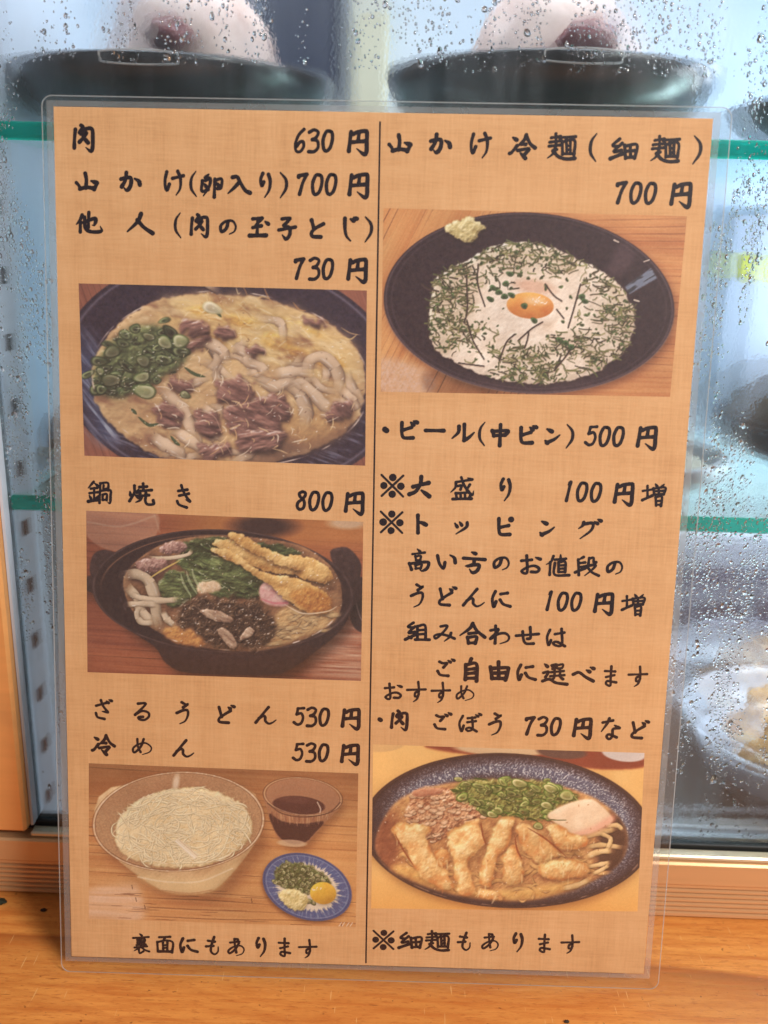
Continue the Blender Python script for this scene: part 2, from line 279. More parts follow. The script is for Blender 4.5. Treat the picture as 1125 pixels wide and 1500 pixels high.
# ---------------------------------------------------------------- condensation on the front of the glass: uncountable drops, one object
def drops():
    YF = RY + .0082; V = []; F = []; n = 8; prof = [(1.0, 0.0), (.90, .48), (.55, .86)]
    def drop(x, z, rx, rz, hh, tail=0.0):
        o = len(V) * 0 + drop.c; ph = RNG.uniform(0, 6.28, 3); am = RNG.uniform(0, .16, 3); A = np.arange(n) * 2 * math.pi / n
        rad = 1 + am[0] * np.sin(2 * A + ph[0]) + am[1] * np.sin(3 * A + ph[1]); ca, sa = np.cos(A), np.sin(A); dr = np.where(sa > 0, 1 + tail, 1)
        vs = [np.c_[x + rx * q * rad * ca, np.full(n, YF - hh * w + .00008), z + rz * q * rad * sa * dr] for q, w in prof] + [np.array([[x, YF - hh, z]])]
        V.append(np.vstack(vs)); f = []
        for i in range(len(prof) - 1):
            for k in range(n):
                k2 = (k + 1) % n; f += [(o + i * n + k, o + i * n + k2, o + (i + 1) * n + k2), (o + i * n + k, o + (i + 1) * n + k2, o + (i + 1) * n + k)]
        b = (len(prof) - 1) * n; top = o + len(prof) * n
        f += [(o + b + k, o + b + (k + 1) % n, top) for k in range(n)]; f += [(o, o + k + 1, o + k) for k in range(1, n - 1)]
        F.extend(f); drop.c += len(prof) * n + 1
    drop.c = 0
    tab = RNG.random((90, 40)); 
    def dens(x, z):
        u = (x + .2) / .0050; v = (z) / .026; i, j = int(u) % 90, int(v) % 40; a, b = u - int(u), v - int(v)
        g = tab[i, j] * (1 - a) * (1 - b) + tab[(i + 1) % 90, j] * a * (1 - b) + tab[i, (j + 1) % 40] * (1 - a) * b + tab[(i + 1) % 90, (j + 1) % 40] * a * b
        return g
    k = 0; grid = {}
    def free(x, z, r):
        ci, cj = int(x / .002), int(z / .002); R = int(r / .002) + 2
        for i in range(ci - R, ci + R + 1):
            for j in range(cj - R, cj + R + 1):
                for (a, b, q) in grid.get((i, j), ()):
                    if (a - x) ** 2 + (b - z) ** 2 < ((q + r) * .86) ** 2: return False
        grid.setdefault((ci, cj), []).append((x, z, r)); return True
    # a few big run-together drops near the top, then runs, then the fine bead
    for x, z, rx, rz in ((.1125, .3455, .0062, .0024), (.1235, .3385, .0042, .0022), (.1180, .352, .003, .002), (.098, .340, .002, .0013), (.139, .331, .0022, .0016), (-.012, .3385, .0016, .0024), (.004, .3365, .0014, .0018), (-.022, .346, .002, .0014)):
        drop(x, z, rx, rz, min(rx, rz) * .36); free(x, z, rx)
    for q in range(70):
        x, z, r = RNG.uniform(-.133, .172), RNG.uniform(.288, .362), RNG.uniform(.0006, .0014)
        if dens(x, z) > .4 and not (z < .3135 and -.114 < x < .116) and free(x, z, r): drop(x, z, r * RNG.uniform(.8, 1.3), r * RNG.uniform(.8, 1.2), r * .3, RNG.uniform(.2, 1.2))
    zones = [(-.1330, -.088, .033, .30, 15000, .00030), (.096, .172, .033, .285, 26000, .00034), (-.133, .172, .285, .365, 12000, .00028), (-.088, .096, .03, .29, 700, .0004)]
    for x0, x1, z0, z1, N_, sz in zones:
        for q in range(N_):
            x = RNG.uniform(x0, x1); z = RNG.uniform(z0, z1); g = dens(x, z)
            low = min(1, max(0, (z - .05) / .08)) * .85 + .15
            if RNG.random() > (g * 3.0 - 1.05) * low: continue
            r = min(.0016, sz * .55 + RNG.exponential(sz * .45)) * (.75 + .5 * g)
            if z < .3135 and z > .27 and -.114 < x < .116: continue     # the card touches the glass here
            if not free(x, z, r): continue
            drop(x, z, r * RNG.uniform(.85, 1.2), r * RNG.uniform(.85, 1.35), r * RNG.uniform(.12, .26), RNG.uniform(0, .6))
    me = raw_mesh('condensation', np.vstack(V), np.array(F)); o = link('condensation', me, M['water'], None, True)
    return tag(o, 'fine water drops and runs beaded over the cold glass front', 'condensation', kind='stuff')
drops()

# ---------------------------------------------------------------- crumbs lying on the counter
for q, (x, y, r, c_, lab) in enumerate(((-.1455, .0335, .0022, (44, 46, 26), 'dark green scrap in the corner by the left end of the rail'), (-.1270, .0300, .0011, (60, 34, 22), 'small dark crumb on the counter left of the menu'), (.0745, -.0155, .0009, (66, 48, 34), 'tiny dark crumb on the counter in front of the menu'))):
    o = lump('crumb', m_plain('crumb %s' % 'abc'[q], c_, .8, var=.3, sc=300), None, (r, r * .7, r * .45), (x, y, r * .3 + .0001), 3 + q * 2.3, .4, 4, 3, -.7); tag(o, lab, 'crumb')
GLYPHS = {
 '肉': 'b0.98 -2.59,-2.69 -2.92,-0.02 -3.06,3.01;b0.98 -0.71,-3.97 -0.06,-3.45 -0.92,-2.37 -1.21,-1.74;h0.98 -0.12,-2.52 1.75,-3.13 2.91,-2.71 3.06,-0.14 2.93,2.75 2.35,3.97 0.68,2.80;b0.98 -0.84,-1.40 1.03,-1.79 0.31,-0.53 -1.35,1.19;s0.98 -0.38,-0.74 0.76,0.57 1.45,1.31',
 '山': 'b1.03 -0.43,-2.43 -0.08,-0.46 -0.30,2.03;b0.89 -3.39,0.51 -2.65,1.31 -2.10,2.38;b1.04 -2.29,2.43 -0.02,1.89 2.56,2.20;s1.03 1.51,-0.13 3.39,0.46;b1.04 3.39,0.46 3.05,1.28 2.42,2.42',
 'か': 'h0.99 -3.10,-0.71 -1.21,-1.20 0.20,-1.00 0.04,1.26 -1.15,2.77 -2.27,1.84;b0.99 -1.29,-2.77 -1.59,-0.51 -2.88,1.68;s0.99 1.42,-0.94 2.77,-0.15 3.10,0.97',
 'け': 'b0.84 -2.41,-3.43 -2.98,-0.94 -2.89,1.31 -2.33,2.29 -1.57,0.38;b0.85 -0.54,-1.44 2.98,-2.32;t0.84 1.15,-3.72 2.04,-1.49 1.91,1.66 0.64,3.72',
 '(': 'p0.70 0.66,-3.90 -0.74,-1.71 -0.83,1.44 0.83,3.90',
 '卵': 's0.83 -0.95,-3.52 -2.05,-2.45;b0.83 -3.03,-1.48 -3.24,1.70 -1.15,1.23;t0.83 -2.04,-1.60 -0.50,-2.27 -0.82,0.38 -2.68,3.17;s0.83 -2.37,-0.54 -1.81,0.29;b0.83 1.04,-1.67 3.24,-2.13 3.04,0.51 1.94,0.85;b0.83 1.04,-2.09 0.85,3.52;s0.83 1.71,-0.94 2.26,-0.11',
 '入': 'b0.96 -2.18,-2.44 -0.65,-2.56 0.42,-0.74 1.98,1.52 3.57,2.32;t0.96 0.04,-1.01 -1.48,0.67 -3.57,2.56',
 'り': 'b0.86 -0.87,-3.67 -1.56,-1.73 -1.15,0.19 -0.54,-1.06;t0.86 0.95,-3.43 1.56,-1.34 1.22,1.43 -0.14,3.67',
 ')': 'p0.72 -0.95,-3.91 0.90,-1.74 0.95,1.01 -0.82,3.91',
 '7': 's0.91 -1.41,-2.86 -1.25,-2.22;u0.91 -1.26,-2.59 1.41,-3.10;b0.91 1.31,-3.01 0.12,-0.51 -0.90,3.10',
 '0': 'u0.81 0.68,-3.04 -0.51,-2.84 -1.50,-0.38 -1.25,2.37 -0.37,3.04 0.80,1.96 1.50,-0.68 1.32,-2.51 0.68,-3.04',
 '円': 'b1.00 -2.24,-3.24 -2.55,-0.49 -2.84,2.65;h1.00 -1.65,-2.43 -0.19,-3.19 2.19,-3.56 2.83,-3.07 2.84,0.32 2.82,2.63 2.08,3.56 -0.37,1.86;b1.00 0.29,-3.07 0.12,-0.77;b1.00 -2.25,-0.03 2.29,-0.49',
 '6': 'b0.81 1.35,-3.41 -0.36,-1.57 -1.35,1.17 -1.07,3.25 0.22,3.41 1.28,1.94 1.10,0.40 0.01,0.60 -0.91,1.84',
 '3': 'b0.85 -1.38,-2.59 0.12,-3.35 1.47,-2.65 0.84,-1.06 -0.38,-0.35;b0.86 -0.38,-0.44 1.25,0.07 1.48,1.97 0.28,3.27 -1.48,3.35',
 'の': 't0.82 -0.04,-1.80 -0.64,0.31 -2.18,1.37 -2.44,-0.49 -0.76,-1.92 1.41,-2.06 2.44,-0.45 1.97,1.19 0.43,2.06',
 '玉': 'b0.87 -2.07,-2.50 0.96,-2.79;b0.87 -0.38,-2.67 -0.65,2.74;b0.87 -2.03,0.25 0.76,-0.37;b1.06 -3.06,2.79 2.34,2.59;s0.87 1.99,-1.74 3.06,-0.97;t0.87 0.73,-2.46 -1.74,0.15',
 '子': 'b0.87 -1.69,-2.99 0.90,-3.28 0.48,-2.52 -1.08,-1.00;h0.87 -0.78,-0.68 0.77,-0.25 0.90,1.85 -0.28,3.28 -1.60,1.99;b0.87 -2.69,0.52 2.69,-0.52',
 'と': 'b0.96 -1.94,-2.62 -1.11,0.06;b0.96 1.94,-1.49 -0.44,-0.19 -1.85,1.24 -1.49,2.49 1.17,2.62',
 'じ': 't0.91 -1.95,-3.35 -1.86,-0.10 -1.31,2.22 0.04,3.69;s0.91 -0.16,-3.20 0.96,-2.67;s0.91 0.93,-3.69 1.95,-3.29',
 '鍋': 't0.68 -1.87,-3.59 -3.80,-1.36;s0.68 -1.60,-3.14 -0.08,-1.90;b0.68 -2.90,-1.20 -0.72,-1.52;b0.68 -3.38,0.37 -0.56,-0.06;b0.68 -1.76,-1.45 -1.82,2.71;s0.68 -3.48,1.10 -2.86,2.28;s0.68 -0.30,1.03 -1.04,2.14;b0.91 -3.87,3.22 -0.14,2.49;b0.68 0.39,-3.19 0.35,-0.59;b0.68 0.39,-3.10 3.01,-3.34 3.08,-0.79;b0.68 1.56,-2.40 1.54,-1.30 2.90,-1.42;h0.68 0.26,-0.54 3.71,-0.89 3.87,1.16 3.66,3.59 2.76,3.16;b0.68 0.26,-0.54 0.03,3.59;b0.68 1.15,0.72 1.13,2.55;b0.68 1.15,0.72 2.61,0.50 2.49,2.52;b0.68 1.22,2.55 2.50,2.34',
 '焼': 's0.77 -3.92,-0.68 -3.75,0.59;b0.77 -2.37,-2.73 -2.47,-0.26 -4.13,2.61;s0.77 -0.93,-1.57 -1.57,-0.37;s0.77 -2.21,0.37 -1.03,1.35;b0.77 -0.65,-2.31 1.89,-2.55;b0.77 0.62,-3.53 0.70,-1.25;b0.77 -1.11,-0.93 3.51,-1.40;s0.77 -0.30,-0.90 -0.57,0.24;s0.77 1.43,-0.94 1.60,-0.03;b0.77 -1.39,0.81 2.60,0.35;t0.77 0.24,0.68 -0.45,2.16 -1.95,2.93;b0.77 1.51,0.65 1.36,2.49 2.13,3.53 4.13,3.34 4.04,2.06',
 'き': 'b0.77 -1.68,-1.84 1.35,-2.36;b0.77 -1.45,-0.20 1.81,-1.00;b0.77 -0.73,-3.77 -0.09,-1.87 1.18,0.38 2.18,1.55;t0.77 2.18,1.64 0.82,1.12;b0.77 -2.18,1.65 -1.45,2.92 1.09,3.77',
 '8': 'u0.77 0.41,-3.05 -0.66,-2.40 -0.39,-1.32 0.62,-0.41 1.11,0.98 0.68,2.55 -0.55,3.05 -1.34,2.13 -1.06,0.72 0.00,-0.24 1.21,-1.51 1.34,-2.61 0.41,-3.05',
 'ざ': 'b0.75 -2.72,-1.19 0.87,-2.36;b0.75 -1.00,-3.30 -0.27,-1.25 1.39,0.97;t0.75 1.39,1.07 -0.58,0.82;b0.75 -2.85,1.47 -2.26,2.98 0.14,3.56;s0.75 0.97,-3.05 1.71,-2.38;s0.75 1.91,-3.56 2.85,-3.15',
 'る': 'b0.75 -1.38,-2.82 1.25,-3.03 0.49,-1.64 -2.45,1.34;b0.75 -2.26,1.14 0.01,-0.15 2.17,0.29 2.45,1.71 1.03,3.03 -0.76,2.98 -1.23,2.20 0.37,1.96',
 'う': 'b0.80 -0.19,-3.95 1.22,-3.20 1.97,-3.31 0.28,-2.09;t0.80 -1.97,0.03 0.28,-1.01 1.78,-1.05 1.97,0.62 0.99,2.86 -0.89,3.95',
 'ど': 'b0.85 -2.68,-2.42 -1.72,1.15;b0.85 1.40,-1.23 -1.12,0.44 -2.67,1.86 -2.35,3.01 0.71,3.21;s0.85 0.54,-2.50 1.33,-1.96;s0.85 1.58,-3.21 2.68,-2.73',
 'ん': 'b0.81 0.91,-3.02 -1.20,-0.30 -3.56,2.80;t0.81 -2.47,1.21 -1.08,0.25 -0.25,0.69 -0.18,2.07 0.98,3.02 2.31,2.62 3.56,1.62',
 'に': 'b0.85 -2.18,-2.77 -3.12,-0.12 -2.52,2.77 -1.81,0.81;b0.85 -0.34,-1.89 1.96,-2.32;b0.85 -0.46,0.14 0.74,1.63 3.12,2.36',
 '冷': 's0.88 -3.17,-2.69 -1.92,-1.97;b0.88 -3.97,2.16 -3.29,1.79 -1.73,-0.20;t0.88 1.05,-3.57 0.44,-2.01 -1.98,0.34;b0.88 1.07,-3.26 2.36,-0.94 3.97,0.31;b0.88 -0.55,-0.75 0.94,-0.69;b0.88 -1.46,1.22 2.13,0.62 0.92,2.24;s0.88 -0.59,1.92 1.09,3.57',
 'め': 'b0.66 -1.68,-2.84 -1.51,-0.06 -0.58,2.01;t0.66 0.59,-2.90 -0.47,-0.08 -2.76,2.27 -3.22,0.73 -1.41,-0.81 1.19,-1.42 3.22,0.07 2.64,1.83 0.08,2.90',
 '裏': 's0.63 -0.54,-3.86 0.29,-3.16;b0.63 -2.92,-2.12 2.82,-2.72;b0.63 -1.39,-1.58 -1.34,-0.20;b0.63 -1.39,-1.51 1.35,-1.88 1.14,-0.27;b0.63 -1.23,-0.86 1.11,-1.11;b0.63 -1.40,-0.13 1.14,-0.34;b0.63 -0.12,-1.87 -0.07,1.07;b0.64 -1.68,0.68 1.67,0.30;b0.64 -2.42,1.65 2.13,1.01;t0.64 -0.21,1.40 -2.56,2.96;b0.64 -0.88,2.19 -0.56,3.86 0.85,3.02;b0.64 0.32,1.65 1.52,2.56 2.92,3.03',
 '面': 'b0.70 -2.13,-2.80 1.87,-3.12;t0.70 0.14,-2.89 -0.93,-1.30;b0.70 -2.87,-0.96 -2.68,2.90;b0.70 -2.70,-0.89 0.47,-1.63 2.87,-0.79 2.53,3.12;b0.70 -0.80,-0.87 -0.68,2.59;b0.70 0.87,-1.10 0.79,2.55;b0.70 -0.70,0.40 0.73,0.18;b0.70 -0.71,1.46 0.73,1.27;b0.87 -2.55,2.82 2.47,2.76',
 'も': 't0.77 0.71,-3.46 -0.27,-0.09 -0.46,2.29 0.82,3.46 2.08,2.40 2.20,0.43;b0.77 -1.55,-1.87 0.92,-1.57;b0.77 -2.20,0.40 0.40,0.11',
 'あ': 'b0.68 -2.20,-1.86 1.07,-2.33;b0.68 -0.65,-3.37 -0.48,-0.97 0.05,2.05;b0.68 -0.50,-3.30 0.64,-3.25 0.36,-2.31;t0.68 0.94,-1.59 -0.53,0.97 -2.44,2.50 -2.81,1.35 -0.90,-0.18 1.59,-0.64 2.81,0.69 2.19,2.46 0.06,3.37',
 'ま': 'b0.71 -2.06,-1.73 1.42,-1.67;b0.71 -1.53,0.43 1.23,-0.35;b0.71 0.04,-3.49 0.04,0.69 0.09,3.49 -1.42,2.91 -1.08,1.89 0.35,2.01 2.06,2.27',
 'す': 'b0.68 -3.16,-0.59 3.16,-0.99;b0.67 0.54,-3.63 0.90,-0.31 0.58,1.33 -0.41,1.67 -0.37,0.35 0.69,-0.07;t0.68 0.85,0.70 0.25,2.63 -0.94,3.63',
 '麺': 'b0.72 -3.43,-2.53 -0.52,-3.00;b0.72 -3.88,-1.18 -0.24,-1.67;b0.72 -2.06,-3.80 -1.80,-0.30;b0.73 -4.00,0.02 -0.16,-0.43;t0.73 -1.84,-0.30 -2.65,2.26 -4.27,3.59;b0.73 -2.75,1.38 -1.52,0.99;b0.87 -2.66,1.38 -0.90,3.11 1.57,3.80 4.27,3.56;b0.72 -0.88,-2.63 4.22,-3.00;s0.72 1.54,-2.67 1.21,-1.75;b0.72 0.06,-1.49 0.41,2.43;b0.72 0.07,-1.35 3.91,-1.89 4.00,2.45;b0.72 1.38,-1.29 1.70,2.18;b0.72 2.63,-1.40 2.82,2.15;b0.73 0.50,2.25 3.88,2.18;b0.73 1.55,-0.14 2.66,-0.30;b0.73 1.63,1.07 2.74,0.90',
 '細': 'b0.82 -1.48,-2.99 -3.57,-1.10 -1.99,-0.67;b0.82 -0.62,-1.71 -3.14,0.84 -0.75,0.42;b0.97 -4.05,2.99 -0.10,1.33;b0.82 0.20,-1.17 0.73,2.80;b0.82 0.41,-0.90 4.05,-1.34 3.59,2.74;b0.82 1.95,-0.98 2.29,2.26;b0.82 0.72,0.67 3.70,0.38;b0.82 0.86,2.61 3.46,2.37',
 'ビ': 'b0.98 -2.54,-2.20 -2.45,1.36 -1.64,2.82 1.31,2.76;b0.98 0.73,-0.71 -2.18,0.29;s0.98 0.40,-2.36 1.32,-1.57;s0.98 1.36,-2.82 2.54,-2.36',
 'ー': 'b0.98 -3.03,0.05 3.03,-0.05',
 'ル': 't0.98 -1.48,-2.01 -1.65,0.04 -3.61,2.05;b0.98 0.27,-2.68 0.43,2.50;t0.98 0.35,2.68 2.00,1.57 3.61,-0.08',
 '中': 'b0.98 -2.61,-1.46 -1.94,0.22;b0.98 -2.55,-1.20 2.61,-1.53 1.79,-0.13;b0.98 -1.94,0.22 1.79,-0.13;b0.98 0.09,-3.48 0.11,3.48',
 '大': 'b1.08 0.47,-3.28 0.25,-0.88 -1.22,1.75 -3.35,2.80;b1.08 -2.19,0.22 2.98,-1.26;s1.08 0.65,1.34 3.35,3.28',
 '盛': 't0.72 -2.26,-2.06 -2.36,-0.24 -3.82,1.43;h0.72 -0.54,-3.73 0.72,-0.77 3.25,2.18 3.82,0.75;b0.72 -2.26,-2.02 3.18,-3.09;s0.72 1.72,-3.51 2.91,-3.00;b0.72 -1.57,-0.72 -0.32,-0.97 -0.62,0.44;t0.72 2.45,-1.35 1.29,0.76;b0.72 -2.18,1.66 -1.74,3.38;b0.72 -2.09,1.75 2.50,1.46 2.50,3.29;b0.72 -0.56,1.63 -0.39,3.35;b0.72 0.93,1.59 1.05,3.32;b0.81 -3.08,3.73 3.13,3.41',
 '※': 'u0.58 -3.73,-3.55 3.73,3.55;u0.58 3.56,-3.54 -3.49,3.53;d1.80 0.03,-2.82;d1.80 -2.85,0.01;d1.80 2.84,0.07;d1.80 0.01,2.86',
 '・': 'd1.34 -0.25,-0.17 0.25,0.17',
 'ン': 's0.98 -1.94,-2.32 -0.28,-1.55;s0.98 -2.33,1.53 -1.56,2.32;t0.98 -1.84,2.23 0.63,1.02 2.33,-0.45',
 '5': 'b0.80 -0.39,-2.83 1.73,-3.06;b0.80 -0.34,-2.79 -0.78,-0.69;b0.80 -0.78,-0.69 0.80,-1.08 1.45,0.51 0.78,2.49 -0.52,3.06 -1.73,2.28',
 '1': 'b0.85 0.56,-3.15 0.10,-0.60 -0.56,3.15;s0.85 -0.19,-2.22 0.48,-2.97',
 '増': 'b0.67 -3.68,-1.23 -0.58,-1.84;b0.67 -2.28,-2.98 -1.99,0.82;b0.81 -3.62,1.86 -0.41,0.24;s0.67 0.31,-3.72 0.96,-2.88;s0.67 3.23,-3.70 2.41,-2.64;b0.67 -0.25,-2.26 0.14,-0.13;b0.67 -0.24,-2.12 3.68,-2.58 3.33,-0.21;b0.67 1.54,-2.30 1.70,-0.26;b0.67 0.05,-1.22 3.40,-1.53;b0.67 0.14,-0.13 3.27,-0.39;b0.67 0.70,0.67 1.11,3.58;b0.67 0.71,0.76 2.76,0.53 2.74,3.72;b0.67 0.99,2.08 2.55,1.90;b0.67 1.09,3.30 2.52,3.23',
 'ト': 'b1.02 -1.44,-3.01 -1.20,3.01;s1.02 -1.17,-0.77 0.13,-0.44 1.44,0.16',
 'ッ': 's0.80 -2.07,-1.60 -1.22,-0.36;s0.80 -0.50,-2.08 0.31,-0.93;t0.80 2.07,-1.96 1.80,-0.34 -1.55,2.08',
 'ピ': 'b0.97 -2.06,-2.69 -1.85,1.26 -1.07,2.69 1.86,2.62;b0.97 1.34,-0.43 -1.64,0.31;d1.50 2.06,-2.51',
 'グ': 't0.84 -2.13,-2.27 -2.49,-1.05 -3.66,-0.08;t0.84 -1.87,-1.65 0.90,-1.99 0.49,0.45 -2.99,3.37;s0.84 1.48,-2.54 2.58,-1.89;s0.84 2.57,-3.37 3.66,-2.86',
 '高': 's0.67 -0.78,-3.76 0.28,-2.87;b0.67 -2.36,-1.95 1.80,-2.64;b0.67 -1.35,-1.29 -1.03,0.11;b0.67 -1.35,-1.15 0.51,-1.43 0.31,0.08;b0.67 -1.07,0.16 0.39,-0.01;b0.85 -3.30,1.30 -2.51,3.38;h0.85 -2.81,1.34 2.51,0.62 3.30,1.42 2.61,2.99 1.08,3.76 0.16,3.14;b0.67 -1.23,1.80 -0.96,3.07;b0.67 -1.23,1.89 0.90,1.48 0.59,2.81;b0.67 -1.09,3.03 0.68,2.81',
 'い': 'b0.85 -3.06,-2.06 -2.31,0.74 -0.86,2.35 -0.46,0.24;s0.85 1.20,-2.35 2.67,-1.43 3.06,0.25',
 '方': 's0.93 -0.91,-3.54 0.45,-3.03;b0.93 -3.66,-1.39 3.66,-1.11;t0.93 0.02,-0.84 -0.27,0.53 -2.82,1.32;h0.94 -2.10,1.30 1.61,0.76 1.18,2.78 -0.39,3.54 -1.52,2.29',
 'お': 'b0.80 -3.18,-1.10 0.26,-1.54;b0.80 -1.51,-2.95 -1.08,2.95 -2.98,2.54 -1.01,1.08 1.28,0.53 2.93,1.45 2.29,2.60 0.33,2.65;s0.80 1.55,-2.39 3.18,-1.84',
 '値': 't0.71 -1.72,-3.03 -2.40,-1.11 -3.94,-0.07;b0.71 -2.66,-0.88 -2.65,3.54;b0.71 -1.11,-1.78 2.51,-2.23;s0.71 0.65,-3.54 0.88,-1.28;b0.71 0.10,-0.94 0.31,2.47;b0.71 0.10,-0.85 2.40,-1.09 2.54,2.42;b0.71 0.26,0.19 2.21,0.01;b0.71 0.33,1.33 2.28,1.15;b0.71 0.40,2.47 2.35,2.33;b0.80 -1.13,-0.59 -0.97,3.41 3.94,3.48',
 '段': 't0.75 -1.46,-3.22 -3.17,-2.18;b0.76 -3.27,-2.27 -2.74,3.09;b0.76 -3.01,-1.01 -0.89,-1.33;b0.76 -2.92,0.36 -0.80,0.03;b0.85 -4.04,2.21 -0.76,0.67;b0.75 0.42,-2.90 0.28,-1.08;b0.75 0.44,-2.72 1.84,-3.03 2.04,-1.44 2.83,-1.51;t0.76 -0.37,-0.16 2.72,-0.55 1.59,1.16 -0.72,3.22;b0.76 -0.03,0.20 1.65,1.98 4.04,3.11',
 '組': 'b0.78 -1.53,-3.04 -3.41,-1.56 -1.46,-1.23;b0.78 -0.92,-1.72 -3.14,0.62 -0.94,0.28;b0.92 -4.16,3.04 -0.81,1.24;s0.79 -3.19,1.77 -2.15,2.41;b0.78 -0.14,-1.88 0.04,2.74;b0.78 -0.14,-1.79 2.47,-2.18 2.86,2.68;b0.78 0.10,-0.41 2.44,-0.66;b0.78 0.16,1.07 2.60,0.82;b0.79 -0.74,2.95 4.16,2.84',
 'み': 'b0.74 -1.50,-2.44 0.65,-2.78 0.16,-1.34 -2.04,1.20 -3.21,1.90 -3.44,0.90 -1.61,0.33 1.18,0.83 3.44,1.74;t0.74 2.15,-0.24 1.66,1.25 -0.03,2.78',
 '合': 't0.92 -0.04,-3.59 -1.10,-1.66 -4.30,0.89;b0.92 -0.03,-3.35 1.47,-1.01 4.30,1.26;b0.92 -1.25,0.10 1.36,-0.29;b0.92 -1.69,1.40 -1.22,3.59;b0.92 -1.68,1.59 1.43,1.14 1.09,3.54;b0.92 -1.22,3.50 1.17,3.30',
 'わ': 'b0.78 -1.57,-3.17 -1.44,-0.65 -1.48,3.07;b0.78 -3.19,-1.47 -0.45,-1.92 -3.13,1.49;t0.78 -2.86,1.39 -0.73,-0.19 1.79,-0.59 3.19,0.57 2.72,2.11 0.28,3.17',
 'せ': 'b0.78 -3.83,0.24 3.83,-0.61;b0.78 0.83,-2.92 1.14,0.79 0.06,1.20;b0.78 -1.66,-1.34 -1.21,1.61 -0.21,2.92 2.28,2.86',
 'は': 'b0.74 -2.29,-2.61 -3.14,0.08 -2.50,2.93 -1.79,1.10;b0.74 -0.49,-1.13 2.65,-1.78;b0.74 1.64,-3.08 2.09,2.54 0.08,2.92 -0.99,2.04 0.37,1.62 3.14,3.08',
 'ご': 'b0.79 -2.29,-1.94 -1.06,-1.44 0.42,-1.53 -0.81,0.05;b0.79 -2.79,1.45 -1.80,2.78 0.91,3.05;s0.79 0.66,-2.49 1.52,-1.89;s0.79 1.84,-3.05 2.79,-2.50',
 '自': 't1.02 -0.16,-3.98 -0.98,-1.94;b1.02 -2.00,-1.82 -1.93,3.59;b1.02 -1.99,-1.72 1.70,-2.15 2.00,3.98;b1.02 -1.45,-0.09 1.13,-0.45;b1.02 -1.38,1.40 1.20,1.05;b1.02 -1.86,3.11 1.85,2.92',
 '由': 'b1.07 -0.36,-3.20 -0.05,2.68;b1.07 -3.09,-1.35 -2.32,2.83;b1.07 -2.78,-0.78 2.76,-1.25 3.09,-0.30 2.35,3.20;b1.07 -2.23,0.90 2.16,0.59;b1.07 -2.32,2.79 2.28,2.67',
 '選': 's0.83 -3.89,-3.52 -2.81,-2.58;b0.79 -4.07,-0.33 -2.33,-0.76 -3.32,1.20;b0.88 -4.26,2.67 -1.98,1.94 0.42,3.14 4.26,3.58;b0.69 -1.45,-3.10 0.28,-3.53 0.09,-2.17 -1.05,-1.85;b0.69 0.72,-3.25 2.41,-3.58 2.21,-2.32 0.79,-2.04;b0.70 -1.49,-0.64 2.84,-1.18;b0.69 -0.35,-1.77 -0.20,0.73;b0.69 1.49,-2.06 1.69,0.49;b0.70 -1.68,0.82 3.12,0.27;s0.70 -0.08,1.12 -0.95,2.06;s0.70 1.49,0.89 2.75,1.73;b0.69 -1.24,-2.62 0.14,-2.85',
 'べ': 'b0.93 -3.55,0.28 -1.56,-0.50 0.77,1.04 3.55,2.47;s0.93 0.97,-1.43 2.12,-0.83;s0.93 2.29,-2.47 3.53,-2.02',
 'ぼ': 'b0.70 -2.62,-2.27 -3.71,0.50 -2.87,3.44 -2.18,1.25;b0.70 -0.85,-1.48 1.70,-1.84;b0.70 -0.92,-0.01 1.96,-0.52;b0.70 0.63,-1.82 0.97,2.26 -0.54,3.18 -1.28,2.41 0.11,1.99 2.42,3.26;s0.70 1.84,-2.88 2.71,-2.26;s0.70 2.84,-3.44 3.71,-2.87',
 'な': 'b0.79 -2.84,-2.21 0.65,-3.08;t0.79 -0.62,-3.83 -1.32,-1.85 -3.09,1.05;s0.79 1.33,-1.33 3.09,-0.39;b0.79 2.90,-0.38 0.88,0.16 0.86,2.57 -0.17,3.83 -1.17,2.97 -0.39,2.06 2.31,3.08',
 '他': 't0.90 -2.17,-2.27 -2.95,-0.61 -4.11,0.69;b0.90 -2.81,-0.16 -2.91,3.14;h0.90 -1.87,0.14 2.17,-1.27 1.86,0.75 1.10,0.86;b0.90 0.07,-3.14 -0.24,1.62;h0.90 -1.37,-1.65 -1.19,1.86 0.69,2.97 4.11,2.72 3.75,1.17',
 '人': 't1.04 0.41,-3.04 -0.78,-0.51 -4.17,2.67;b1.04 -0.88,-1.06 1.33,1.27 4.17,3.04',
}
